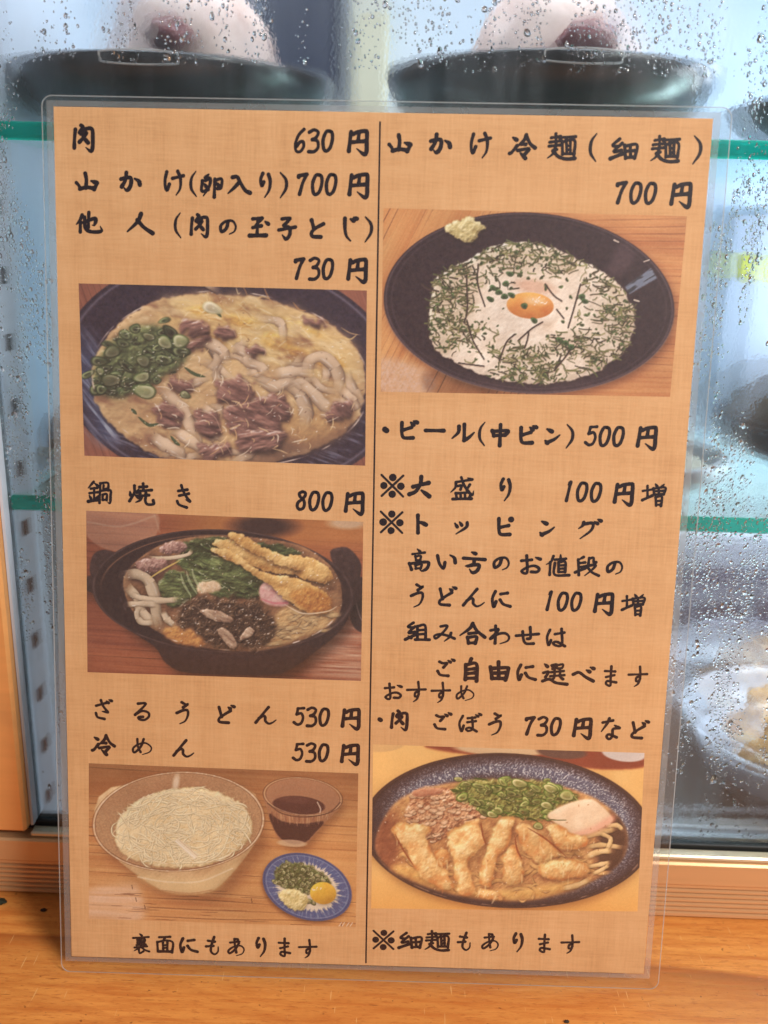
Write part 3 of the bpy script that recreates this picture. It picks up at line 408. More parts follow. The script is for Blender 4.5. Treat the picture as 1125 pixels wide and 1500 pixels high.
LINES = [
 ('dish_name_text', [('肉',9.64,9.63,1.0)]),
 ('price_text', [('6',79.78,8.97,1.0), ('3',84.24,9.02,1.0), ('0',88.81,9.02,1.0), ('円',98.47,9.29,1.0)]),
 ('dish_name_text', [('山',10.45,22.97,1.0), ('か',24.84,22.77,1.0), ('け',39.19,22.94,1.0), ('(',45.59,23.08,1.0), ('卵',51.43,23.52,1.0), ('入',60.39,23.20,1.0), ('り',68.91,23.05,1.0), (')',74.63,22.90,1.0)]),
 ('price_text', [('7',80.89,22.47,1.0), ('0',85.68,22.51,1.0), ('0',90.16,22.37,1.0), ('円',98.97,22.59,1.0)]),
 ('dish_name_text', [('他',10.95,35.87,1.0), ('人',27.85,35.83,1.0), ('(',40.44,36.17,1.0), ('肉',47.40,36.18,0.88), ('の',56.88,36.50,1.0), ('玉',66.95,36.11,1.0), ('子',76.11,36.40,1.0), ('と',85.99,36.17,1.0), ('じ',96.81,36.12,1.0), (')',102.43,36.10,1.0)]),
 ('price_text', [('7',80.27,48.98,1.0), ('3',85.17,48.88,1.0), ('0',89.63,48.94,1.0), ('円',99.17,49.17,1.0)]),
 ('dish_name_text', [('鍋',13.00,124.85,1.0), ('焼',27.52,124.85,1.0), ('き',41.90,125.26,1.0)]),
 ('price_text', [('8',82.03,125.36,1.0), ('0',86.44,125.43,1.0), ('0',90.90,125.46,1.0), ('円',100.00,125.79,1.0)]),
 ('dish_name_text', [('ざ',13.38,201.88,1.0), ('る',26.91,202.15,1.0), ('う',41.21,202.21,1.0), ('ど',56.85,201.96,1.0), ('ん',70.71,201.91,1.0)]),
 ('price_text', [('5',82.31,201.88,1.0), ('3',86.75,201.92,1.0), ('0',91.21,201.91,1.0), ('円',100.51,202.25,1.0)]),
 ('dish_name_text', [('冷',12.99,215.08,1.0), ('め',26.84,215.22,1.0), ('ん',41.61,215.25,1.0)]),
 ('price_text', [('5',82.19,215.09,1.0), ('3',86.73,215.13,1.0), ('0',91.22,215.12,1.0), ('円',100.52,215.42,1.0)]),
 ('note_text', [('裏',25.65,291.07,1.0), ('面',34.46,291.11,1.0), ('に',43.19,291.25,1.0), ('も',51.76,290.94,1.0), ('あ',60.55,291.37,1.0), ('り',69.55,291.10,1.0), ('ま',78.20,290.76,1.0), ('す',86.72,291.12,1.0)]),
 ('dish_name_text', [('山',111.88,9.17,1.0), ('か',124.81,9.12,1.0), ('け',137.63,9.45,1.0), ('冷',150.88,9.50,1.0), ('麺',163.26,9.20,1.0), ('(',173.31,9.36,1.08), ('細',182.81,9.64,1.0), ('麺',195.80,9.37,1.0), (')',205.62,9.49,1.08)]),
 ('price_text', [('7',182.86,22.90,1.0), ('0',187.53,22.95,1.0), ('0',192.16,22.94,1.0), ('円',201.78,23.31,1.0)]),
 ('drink_text', [('・',109.95,100.69,1.0), ('ビ',117.82,100.28,1.0), ('ー',126.26,100.40,1.0), ('ル',135.78,100.74,1.0), ('(',142.17,101.04,1.0), ('中',147.98,101.28,1.0), ('ビ',157.47,100.74,1.0), ('ン',165.47,101.10,1.0), (')',171.03,100.99,1.0)]),
 ('price_text', [('5',178.19,100.59,1.0), ('0',182.74,100.73,1.0), ('0',187.27,100.62,1.0), ('円',196.65,100.80,1.0)]),
 ('note_text', [('※',112.70,119.37,1.0), ('大',121.87,119.26,1.0), ('盛',136.27,119.49,1.0), ('り',150.69,119.55,1.0)]),
 ('price_text', [('1',171.86,119.43,1.0), ('0',176.40,119.55,1.0), ('0',181.05,119.53,1.0), ('円',190.30,119.88,1.0), ('増',200.34,119.77,1.0)]),
 ('note_text', [('※',112.78,131.83,1.0), ('ト',123.07,132.16,1.0), ('ッ',136.29,133.06,1.0), ('ピ',151.05,132.11,1.0), ('ン',165.44,132.24,1.0), ('グ',179.72,132.03,1.0)]),
 ('note_text', [('高',122.57,144.54,1.0), ('い',131.83,144.86,1.0), ('方',141.28,144.80,1.0), ('の',150.60,144.97,1.0), ('お',160.52,144.78,1.0), ('値',169.80,144.74,1.0), ('段',179.77,144.96,1.0), ('の',189.09,145.26,1.0)]),
 ('note_text', [('う',122.20,157.14,1.0), ('ど',132.76,156.80,1.0), ('ん',141.78,157.09,1.0), ('に',151.17,157.43,1.0)]),
 ('price_text', [('1',167.49,157.37,1.0), ('0',172.14,157.57,1.0), ('0',176.76,157.46,1.0), ('円',186.11,157.91,1.0), ('増',196.14,157.91,1.0)]),
 ('note_text', [('組',122.89,169.68,1.0), ('み',132.27,170.09,1.0), ('合',141.81,169.75,1.0), ('わ',151.20,169.95,1.0), ('せ',160.68,169.84,1.0), ('は',170.66,170.21,1.0)]),
 ('note_text', [('ご',133.10,182.24,1.0), ('自',141.94,182.86,1.0), ('由',151.59,182.91,1.0), ('に',161.17,183.27,1.0), ('選',171.07,183.41,1.0), ('べ',180.78,183.09,1.0), ('ま',190.24,183.52,1.0), ('す',199.60,183.44,1.0)]),
 ('note_text', [('お',115.09,191.50,0.9), ('す',123.18,191.47,1.0), ('す',131.68,191.51,1.0), ('め',140.21,191.45,0.9)]),
 ('dish_name_text', [('・',110.84,202.12,0.85), ('肉',117.59,202.15,0.88), ('ご',132.72,201.77,1.0), ('ぼ',142.33,202.00,1.0), ('う',151.04,202.45,1.0)]),
 ('price_text', [('7',163.22,202.62,1.0), ('3',167.70,202.61,1.0), ('0',172.35,202.65,1.0), ('円',181.64,203.02,1.0), ('な',191.48,202.78,1.0), ('ど',201.89,202.66,1.0)]),
 ('note_text', [('※',114.32,286.59,1.0), ('細',124.09,286.51,1.0), ('麺',133.93,286.24,1.0), ('も',143.74,286.17,1.0), ('あ',153.36,286.26,1.0), ('り',163.33,286.04,1.0), ('ま',172.99,285.94,1.0), ('す',182.42,286.01,1.0)]),
]
# ---------------------------------------------------------------- printed food photographs (ink colours, computed)
def srgb(*c): return np.array(c, float) / 255.0
class Print:
    """A small ink raster in the picture's own units; later spread over a dense mesh as ink colours."""
    def __init__(s, w, h, k, col, seed):
        s.k = k; s.W = int(w * k); s.H = int(h * k); s.rng = np.random.default_rng(seed)
        s.Y, s.X = np.mgrid[0:s.H, 0:s.W].astype(float); s.X = (s.X + .5) / k; s.Y = (s.Y + .5) / k
        s.img = np.ones((s.H, s.W, 3)) * np.array(col)
        fy = np.fft.fftfreq(s.H)[:, None]; fx = np.fft.fftfreq(s.W)[None, :]; s.f2 = fx * fx + fy * fy
    def blur(s, m, r):
        r *= s.k
        return np.fft.ifft2(np.fft.fft2(m) * np.exp(-2 * np.pi ** 2 * r * r * s.f2)).real
    def noise(s, sc, octv=3, ax=1.0, ang=0.0):
        """fractal value noise, cell size sc (stretched ax times along ang), about 0 mean, unit-ish range"""
        a = math.radians(ang); u = (s.X * math.cos(a) + s.Y * math.sin(a)) / ax; v = -s.X * math.sin(a) + s.Y * math.cos(a)
        out = np.zeros_like(u); amp = 1.0; tot = 0
        for o in range(octv):
            t = s.rng.random((64, 64)); uu = u / sc * 2 ** o + s.rng.random() * 64; vv = v / sc * 2 ** o + s.rng.random() * 64
            iu = np.floor(uu).astype(int); iv = np.floor(vv).astype(int); fu = uu - iu; fv = vv - iv
            fu = fu * fu * (3 - 2 * fu); fv = fv * fv * (3 - 2 * fv)
            g = lambda i, j: t[(iv + j) % 64, (iu + i) % 64]
            out += amp * ((g(0, 0) * (1 - fu) + g(1, 0) * fu) * (1 - fv) + (g(0, 1) * (1 - fu) + g(1, 1) * fu) * fv - .5)
            tot += amp; amp *= .55
        return out * 2 / tot
    def mix(s, m, col):
        m = np.clip(m, 0, 1)[..., None]; s.img += m * (np.asarray(col) - s.img)
    def mul(s, m): s.img *= m[..., None]
    def er(s, cx, cy, rx, ry, ang=0):
        a = math.radians(ang); u = (s.X - cx) * math.cos(a) + (s.Y - cy) * math.sin(a); v = -(s.X - cx) * math.sin(a) + (s.Y - cy) * math.cos(a)
        return np.hypot(u / rx, v / ry)
    def em(s, cx, cy, rx, ry, ang=0, soft=2.0):
        return np.clip((1 - s.er(cx, cy, rx, ry, ang)) * min(rx, ry) / soft + .5, 0, 1)
    def poly(s, pts, soft=2.0, smooth=True, rough=0, rs=14):
        P = np.array(pts, float)
        if smooth:
            n = len(P); Q = []
            for i in range(n):
                a, b, c, d = P[i - 1], P[i], P[(i + 1) % n], P[(i + 2) % n]
                for t in (0, .25, .5, .75):
                    Q.append(.5 * (2 * b + (c - a) * t + (2 * a - 5 * b + 4 * c - d) * t * t + (3 * b - a - 3 * c + d) * t ** 3))
            P = np.array(Q)
        X, Y = s.X, s.Y
        if rough: X = X + s.noise(rs) * rough; Y = Y + s.noise(rs) * rough
        ins = np.zeros(X.shape, bool); n = len(P)
        for i in range(n):
            x1, y1 = P[i]; x2, y2 = P[(i + 1) % n]
            if y1 == y2: continue
            c = (y1 > Y) != (y2 > Y)
            ins ^= c & (X < (x2 - x1) * (Y - y1) / (y2 - y1) + x1)
        return np.clip(s.blur(ins.astype(float), soft), 0, 1)
    def relief(s, m, c1, c2, ns=12, rough=.6, dome=10, amp=1.0, gloss=.0, light=(-.5, -.8), ax=1, ang=0, octv=4, dark=None):
        """lay a lumpy, lit-looking morsel inside mask m"""
        n = s.noise(ns, octv, ax, ang); hgt = s.blur(m, dome) * dome * 1.6 + n * ns * .35 * rough
        gy, gx = np.gradient(s.blur(hgt, 1.0) * s.k)
        sh = -(gx * light[0] * -1 + gy * light[1] * -1) * -1
        sh = np.clip(gx * -light[0] + gy * -light[1], -1.4, 1.4) * amp
        t = np.clip(.5 + n * .6 + sh * .25, 0, 1)[..., None]
        col = np.asarray(c1) * (1 - t) + np.asarray(c2) * t
        col = col * (1 + .42 * sh)[..., None]
        if dark is not None:
            d = np.clip((s.noise(ns * .8, 4) - .1) * 2, 0, 1)[..., None]; col = col * (1 - d * .6) + np.asarray(dark) * d * .6
        if gloss:
            g = np.clip((sh - .55) * 3, 0, 1)[..., None] * gloss; col = col + (1 - col) * g
        s.mix(m, np.clip(col, 0, 1))
    def shadow(s, m, dx, dy, r, a):
        q = np.roll(np.roll(m, int(dy * s.k), 0), int(dx * s.k), 1); s.mul(1 - a * np.clip(s.blur(q, r), 0, 1))
    def dist(s, pts, pad):
        """distance to a smooth line, in a window; returns window, distance, across-sign, t"""
        P = np.array(pts, float)
        if len(P) > 2:
            E = np.vstack([2 * P[0] - P[1], P, 2 * P[-1] - P[-2]]); Q = []
            for i in range(1, len(E) - 2):
                a, b, c, d = E[i - 1:i + 3]
                for t in (0, .2, .4, .6, .8):
                    Q.append(.5 * (2 * b + (c - a) * t + (2 * a - 5 * b + 4 * c - d) * t * t + (3 * b - a - 3 * c + d) * t ** 3))
            P = np.array(Q + [E[-2]])
        k = s.k; x0 = max(int((P[:, 0].min() - pad) * k), 0); x1 = min(int((P[:, 0].max() + pad) * k) + 2, s.W)
        y0 = max(int((P[:, 1].min() - pad) * k), 0); y1 = min(int((P[:, 1].max() + pad) * k) + 2, s.H)
        if x1 <= x0 or y1 <= y0: return None
        w = (slice(y0, y1), slice(x0, x1)); X = s.X[w]; Y = s.Y[w]
        D = np.full(X.shape, 1e9); S = np.zeros(X.shape); T = np.zeros(X.shape); m = len(P) - 1
        for i in range(m):
            ax, ay = P[i]; bx, by = P[i + 1] - P[i]; L = bx * bx + by * by + 1e-9
            t = np.clip(((X - ax) * bx + (Y - ay) * by) / L, 0, 1); dx = X - ax - t * bx; dy = Y - ay - t * by
            d = np.hypot(dx, dy); u = d < D; D[u] = d[u]; S[u] = np.sign(dx * -.5 + dy * -.85)[u]; T[u] = ((i + t) / m)[u]
        return w, D, S, T
    def line(s, pts, wd, col, a=1.0, soft=1.2, taper=False):
        r = s.dist(pts, wd + 4)
        if r is None: return
        w, D, S, T = r; W = wd / 2 * (np.sqrt(np.clip(1 - (2 * T - 1) ** 2, .03, 1)) if taper else 1)
        m = (np.clip((W - D) / soft + .5, 0, 1) * a)[..., None]; s.img[w] += m * (np.asarray(col) - s.img[w])
    def noodle(s, pts, wd, col, sh=.5, gloss=.22, ao=.4, fade=.16):
        r = s.dist(pts, wd * 1.2 + 4)
        if r is None: return
        w, D, S, T = r; q = D / (wd / 2); e = np.clip(np.minimum(T, 1 - T) / fade, 0, 1)
        n1 = s.rng.normal(0, 1, 7); q = q * (1 + .10 * np.sin(T * 9 + n1[0]) + .06 * np.sin(T * 21 + n1[1])); vary = 1 + .05 * np.sin(T * 7 + n1[2] * 3)
        s.img[w] *= (1 - ao * np.clip(1.6 - q, 0, 1) * .8 * e)[..., None]
        z = np.sqrt(np.clip(1 - q * q, 0, 1)); lit = .62 + .38 * z + sh * .35 * S * np.clip(q, 0, 1)
        c = np.asarray(col) * (lit * vary)[..., None]; g = np.clip(1 - np.abs(S * q + .38) * 4, 0, 1) * gloss * np.clip(np.sin(T * 13 + n1[3] * 5) + .3, 0, 1)
        c = c + (1 - c) * g[..., None]; m = (np.clip((1 - q) * wd / 4 + .5, 0, 1) * (.12 + .88 * e) * .94)[..., None]
        s.img[w] += m * (np.clip(c, 0, 1) - s.img[w])
    def ring(s, cx, cy, rx, ry, ang, outer, inner, hole, wall=.35):
        pad = max(rx, ry) + 5; k = s.k; x0 = max(int((cx - pad) * k), 0); x1 = min(int((cx + pad) * k) + 1, s.W); y0 = max(int((cy - pad) * k), 0); y1 = min(int((cy + pad) * k) + 1, s.H)
        if x1 <= x0 or y1 <= y0: return
        w = (slice(y0, y1), slice(x0, x1)); a = math.radians(ang); X = s.X[w] - cx; Y = s.Y[w] - cy
        u = (X * math.cos(a) + Y * math.sin(a)) / rx; v = (-X * math.sin(a) + Y * math.cos(a)) / ry; n1 = s.rng.uniform(0, 6.28, 3); A = np.arctan2(v, u); r = np.hypot(u, v) * (1 + .10 * np.sin(2 * A + n1[0]) + .07 * np.sin(3 * A + n1[1])); al = s.rng.uniform(.78, 1); part = np.clip(.85 + .5 * np.sin(A + n1[2]), 0, 1)
        s.img[w] *= (1 - .18 * np.clip(2.2 - 1.7 * r, 0, 1))[..., None]
        e = 2.0 / min(rx, ry)
        lit = 1 - .28 * (u * .4 + v * .8)
        for lim, col in ((1, outer), (.82, inner), (1 - wall, np.asarray(inner) * .78), (.60 - wall * .35, np.asarray(hole) * .8)):
            m = (np.clip((lim - r) / e + .5, 0, 1) * al * (part if lim < .9 else 1))[..., None]; c = np.clip(np.asarray(col) * lit[..., None], 0, 1); s.img[w] += m * (c - s.img[w])
    def wood(s, c1, c2, ang, sc=10, lines=.5, ls=24):
        n = s.noise(sc, 3, 26, ang); n2 = s.noise(sc * 5, 2, 12, ang)
        t = np.clip(.5 + n * .45 + n2 * .5, 0, 1)[..., None]; s.img[:] = np.asarray(c1) * (1 - t) + np.asarray(c2) * t
        a = math.radians(ang); v = -s.X * math.sin(a) + s.Y * math.cos(a) + s.noise(120, 2, 6, ang) * ls * .5
        ph = np.abs(((v / ls + s.noise(90, 1, 10, ang) * .4) % 1) - .5) * 2; s.mul(1 - lines * np.clip((ph - .82) / .16, 0, 1) * np.clip(.35 + 1.2 * s.noise(60, 2, 8, ang), 0, 1))
    def specks(s, m, n, rmin, rmax, cols, a=1.0):
        """many small drops of colour where the mask allows"""
        ys, xs = np.nonzero(m > .5)
        if not len(ys): return
        for i in s.rng.integers(0, len(ys), n):
            r = s.rng.uniform(rmin, rmax); an = s.rng.uniform(0, 360); x = xs[i] / s.k; y = ys[i] / s.k
            c = cols[s.rng.integers(len(cols))]; d = (math.cos(math.radians(an)) * r, math.sin(math.radians(an)) * r)
            s.line([(x - d[0], y - d[1]), (x + d[0], y + d[1])], r * 1.1, c, a)
    def glints(s, m, n, l0=2, l1=7, w=1.4, a=.8):
        for x, y in s.pick(m, int(n * .8)):
            an = s.rng.normal(.2, .7); l = s.rng.uniform(l0, l1) * .5; b = s.rng.uniform(-.5, .5)
            s.line([(x - l * math.cos(an), y - l * .6 * math.sin(an)), (x, y), (x + l * math.cos(an + b), y + l * .6 * math.sin(an + b))], w * s.rng.uniform(.6, 1.5), srgb(255, 248, 236), a * s.rng.uniform(.4, 1), taper=True)
    def pick(s, m, n):
        ys, xs = np.nonzero(m > s.rng.random(m.shape) * .999 + .001); i = s.rng.integers(0, len(ys), n)
        return [(xs[j] / s.k, ys[j] / s.k) for j in i]
    def finish(s, lift=(.10, .08, .10), gain=.90, grain=.012, sharp=.55):
        b = s.blur3(1.1 / s.k); s.img = b + (1 + sharp) * (s.img - b); s.img = .75 * s.img + .25 * s.blur3(.5 / s.k)
        s.img = np.clip(s.img, 0, 1); s.img = s.img + .16 * (s.img - .42) * (1 - np.abs(2 * s.img - 1))*2.2
        lo = s.noise(180 if s.W / s.k > 600 else 80, 2); s.img *= (1 + .08 * lo)[..., None]
        gray = s.img.mean(2, keepdims=True); s.img = gray + .80 * (s.img - gray)
        g = s.rng.normal(0, grain, s.img.shape[:2]); g = s.blur(g, 1.2) * 2.2; s.img += g[..., None]
        s.img = np.clip(np.array(lift) + s.img * (gain - np.array(lift) * .6), 0, 1)  # raised blacks: the laminate's veiling reflection painted into the print colours
        return s.img
    def blur3(s, r): return np.dstack([s.blur(s.img[..., c], r) for c in range(3)])

def egg_udon_print():
    s = Print(444, 282, 1.25, srgb(120, 75, 55), 11); o = np.array([110, 410])
    A = lambda *q: [(x - 110, y - 410) for x, y in q]
    s.wood(srgb(150, 95, 70), srgb(120, 70, 52), 70, 4, .4, 9)
    bowl = s.em(232, 140, 252, 172, 6); s.mix(bowl, srgb(44, 36, 52))
    s.mul(1 + bowl * s.noise(3, 2) * .25)
    R = s.er(232, 140, 252, 172, 6); s.mix(np.clip(1 - abs(R - .965) * 60, 0, 1) * .55, srgb(125, 120, 135))
    th = np.degrees(np.arctan2((s.Y - 140) / 172, (s.X - 232) / 252))
    stre = np.clip(s.noise(5, 3, 9, 52) * 1.8 + .15, 0, 1)
    left = np.exp(-((s.X - 22 - (s.Y - 120) * .25) / 22) ** 2) * np.clip((s.Y - 60) / 60, 0, 1) * np.clip((255 - s.Y) / 30, 0, 1)
    s.mix(left * .65, srgb(62, 82, 120)); s.mix(left * stre * .9, srgb(150, 165, 190))
    bot = np.exp(-((R - .87) / .07) ** 2) * np.clip((s.Y - 170) / 60, 0, 1)
    s.mix(bot * np.clip(s.noise(4, 2, 7, 20) * 2, 0, 1) * .5, srgb(140, 145, 165))
    soup = s.poly(A((137, 560), (146, 520), (170, 482), (215, 450), (262, 436), (320, 432), (385, 438), (440, 452), (500, 480), (536, 525), (541, 565), (532, 605), (500, 640), (440, 668), (380, 680), (300, 679), (230, 668), (185, 640), (150, 605)), 1.2, rough=4, rs=10)
    s.shadow(soup, 0, 2, 3, .4)
    s.relief(soup, srgb(172, 130, 90), srgb(222, 182, 126), 34, .5, 4, .8, .15, ax=1.6, ang=15, octv=5)
    # egg curds: warm, streaky, over the upper right
    eg = s.poly(A((245, 440), (330, 434), (420, 450), (510, 488), (530, 540), (500, 560), (420, 540), (340, 520), (290, 490), (240, 470)), 8, rough=10)
    s.relief(eg * .9, srgb(214, 164, 98), srgb(240, 204, 136), 26, .6, 4, .8, .2, ax=2.5, ang=20, octv=5)
    for c, rx, ry, an in (((412, 500), 24, 12, 15), ((490, 532), 26, 12, 25), ((440, 515), 16, 7, 10), ((360, 470), 26, 8, 8), ((300, 455), 22, 7, -5), ((450, 480), 30, 7, 20)):
        s.relief(s.em(c[0] - 110, c[1] - 410, rx, ry, an, 6) * .75, srgb(222, 150, 56), srgb(250, 196, 96), 8, .8, 3, 1, .2)
    for i in range(130):                                            # fine egg threads
        x, y = s.pick(eg, 1)[0]; a = math.radians(s.rng.normal(18, 26)); l = s.rng.uniform(4, 15); b = s.rng.uniform(-5, 5)
        s.line([(x - l * math.cos(a), y - l * math.sin(a)), (x, y + b), (x + l * math.cos(a), y + l * math.sin(a))], s.rng.uniform(1, 2.6), srgb(*[(250, 218, 158), (196, 140, 76), (240, 194, 120)][i % 3]), .6, taper=True)
    gp = np.clip(s.noise(26, 4, 1.8, 20) * 2.2 - .25, 0, 1) * soup; s.mix(gp * .7, srgb(112, 76, 58)); s.mix(np.clip(s.noise(16, 4, 2.5, 15) * 2.4 - .5, 0, 1) * soup * .55, srgb(246, 214, 158))
    # soup shade lower right
    s.mix(s.poly(A((370, 640), (430, 625), (520, 600), (505, 640), (440, 668), (370, 680)), 8) * .75, srgb(84, 62, 52))
    s.relief(s.poly(A((430, 600), (510, 590), (520, 615), (470, 650), (425, 640)), 7) * .8, srgb(170, 125, 80), srgb(214, 165, 105), 12, .6, 4, .7, .2)
    # noodles
    nc = srgb(214, 180, 146)
    Zm = lambda *q: [(x / 2.534, y / 2.534) for x, y in q]
    for i in range(46):                                             # half-sunken noodles all through the soup
        x, y = s.pick(s.poly(Zm((440, 230), (700, 200), (960, 300), (1040, 420), (960, 560), (700, 650), (420, 650), (300, 560), (360, 420), (520, 400)), 10), 1)[0]; an = s.rng.normal(.5, .8); l = s.rng.uniform(12, 34); b = s.rng.normal(0, 7)
        c_, d_ = math.cos(an), math.sin(an); s.noodle([(x - l * c_, y - l * d_ * .8), (x - b * d_, y + b * c_), (x + l * c_, y + l * d_ * .8)], s.rng.uniform(8, 15), nc * s.rng.uniform(.78, 1.02), fade=.4, ao=.28)
    for pts, w in (((( 440, 245), (500, 232), (560, 262), (575, 300)), 40), (((600, 250), (650, 272), (660, 310)), 40), (((640, 300), (700, 320), (720, 345)), 38), (((690, 365), (750, 395), (800, 375), (830, 360)), 42), (((750, 348), (820, 338), (890, 340)), 40),
                   (((800, 372), (845, 420), (872, 480), (866, 540)), 50), (((826, 366), (890, 410), (930, 455), (965, 480)), 44), (((880, 350), (885, 300), (930, 282), (975, 315), (995, 360), (990, 410)), 44), (((330, 398), (375, 450), (425, 515), (475, 610)), 52), (((290, 580), (340, 615), (410, 655)), 46), (((370, 555), (430, 595), (490, 640)), 42), (((1000, 400), (1040, 440), (1060, 480)), 36), (((480, 470), (520, 500), (530, 560)), 36)):
        pts, w = Zm(*pts), w / 2.534
        pts = [(x + 110, y + 410) for x, y in pts]
        s.noodle(A(*pts), w, nc * s.rng.uniform(.9, 1.03), ao=.3, fade=.25, gloss=.3)
    # meat
    m1, m2 = srgb(80, 55, 50), srgb(150, 112, 98)
    for q in (((266, 470), (290, 468), (312, 482), (316, 496), (296, 498), (272, 486)), ((322, 480), (345, 482), (352, 494), (330, 500)), ((326, 560), (352, 552), (376, 566), (370, 592), (340, 596), (322, 582)),
              ((336, 595), (372, 590), (410, 574), (430, 590), (424, 618), (400, 645), (360, 640), (338, 622)), ((360, 632), (400, 630), (425, 636), (404, 662), (372, 665), (350, 650)), ((490, 590), (518, 586), (524, 602), (500, 618), (486, 610)), ((232, 592), (262, 596), (276, 612), (262, 624), (236, 618)),
              ((250, 556), (282, 560), (290, 572), (262, 578)), ((455, 466), (478, 468), (486, 478), (462, 482)), ((366, 506), (394, 512), (392, 522), (370, 518)), ((296, 655), (330, 650), (345, 668), (310, 676)), ((290, 600), (318, 610), (330, 636), (300, 640)), ((226, 498), (262, 500), (300, 500), (300, 512), (250, 514))):
        m = s.poly(A(*q), 1.6, rough=11, rs=9); s.shadow(m, 1, 3, 3, .5); s.relief(m, m1, m2, 5.5, 1.3, 4, 1.25, .45, octv=4, ax=3.5, ang=s.rng.uniform(-20, 50))
        ln = [(x - 110, y - 410) for x, y in q]; s.line([ln[0], ln[1], ln[2]], 1.4, srgb(200, 165, 140), .5, taper=True)
    # egg strands over the meat
    for i in range(120):
        x, y = s.pick(s.poly(A((230, 540), (330, 520), (450, 560), (520, 600), (400, 665), (250, 640)), 6), 1)[0]; a = s.rng.uniform(0, 6.3); l = s.rng.uniform(3, 12)
        s.line([(x, y), (x + l * math.cos(a) + 2, y + l * math.sin(a)), (x + l * 2 * math.cos(a), y + l * 1.6 * math.sin(a) + 2)], s.rng.uniform(.8, 2.2), srgb(*[(236, 196, 140), (206, 158, 108), (246, 226, 196)][i % 3]), .65, taper=True)
    # leek rings on the left
    gm = s.poly(A((150, 520), (182, 488), (232, 476), (275, 500), (278, 530), (240, 556), (205, 580), (150, 582), (142, 550)), 4, rough=6)
    s.relief(gm * .95, srgb(42, 56, 36), srgb(122, 138, 86), 9, 1, 4, 1.2, .25)
    for i in range(60):
        x, y = s.pick(gm, 1)[0]; r = s.rng.uniform(4, 13); dk = s.rng.uniform(.6, 1.1)
        s.ring(x, y, r, r * s.rng.uniform(.4, .75), s.rng.uniform(-25, 35), srgb(50, 70, 40) * dk, srgb(150, 162, 112) * dk, srgb(70, 84, 52) * dk)
        if i % 3 == 0:
            a = s.rng.uniform(-.5, .6); s.line([(x, y), (x + 9 * math.cos(a), y + 9 * math.sin(a))], 1.2, srgb(225, 228, 205), .5, taper=True)
    for x, y, r, a, l in ((269, 500, 14, 8, 1), (246, 502, 13, 20, .9), (216, 574, 17, 5, 1), (276, 579, 8, 10, .8), (214, 529, 12, 10, .7), (212, 553, 12, -20, .9), (150, 545, 7, 60, .9), (222, 494, 9, 20, .7), (168, 516, 13, 0, .7), (165, 558, 15, 10, .65)):
        s.ring(x - 110, y - 410, r, r * .68, a, srgb(72, 92, 48) * l, srgb(206, 210, 158) * l, srgb(160, 168, 112) * l, .3)
    s.glints(gm, 60, 1.5, 5, 1.0)
    for q in (((318, 448), (324, 458), (330, 465)), ((254, 640), (262, 650), (268, 654)), ((196, 600), (204, 608)), ((275, 538), (290, 548), (306, 552)), ((206, 612), (222, 624), (236, 622))): s.line(A(*q), 5, srgb(58, 82, 50), .9, taper=True)
    s.ring(316 - 110, 452 - 410, 14, 9, 20, srgb(196, 190, 140), srgb(232, 220, 182), srgb(214, 196, 150))
    s.glints(soup, 150, 1.2, 4, 1.0)
    s.specks(soup, 160, .5, 1.3, [srgb(250, 235, 205), srgb(90, 66, 50), srgb(235, 205, 160)], .6)
    s.mix(np.clip(1 - abs(s.er(232, 146, 205, 128, 4) - 1) * 90, 0, 1) * np.clip(s.noise(20, 2) * 2.5, 0, 1) * .8, srgb(225, 205, 185))
    return s.finish(), (8, 7, 434, 16, 430, 272, 16, 261)

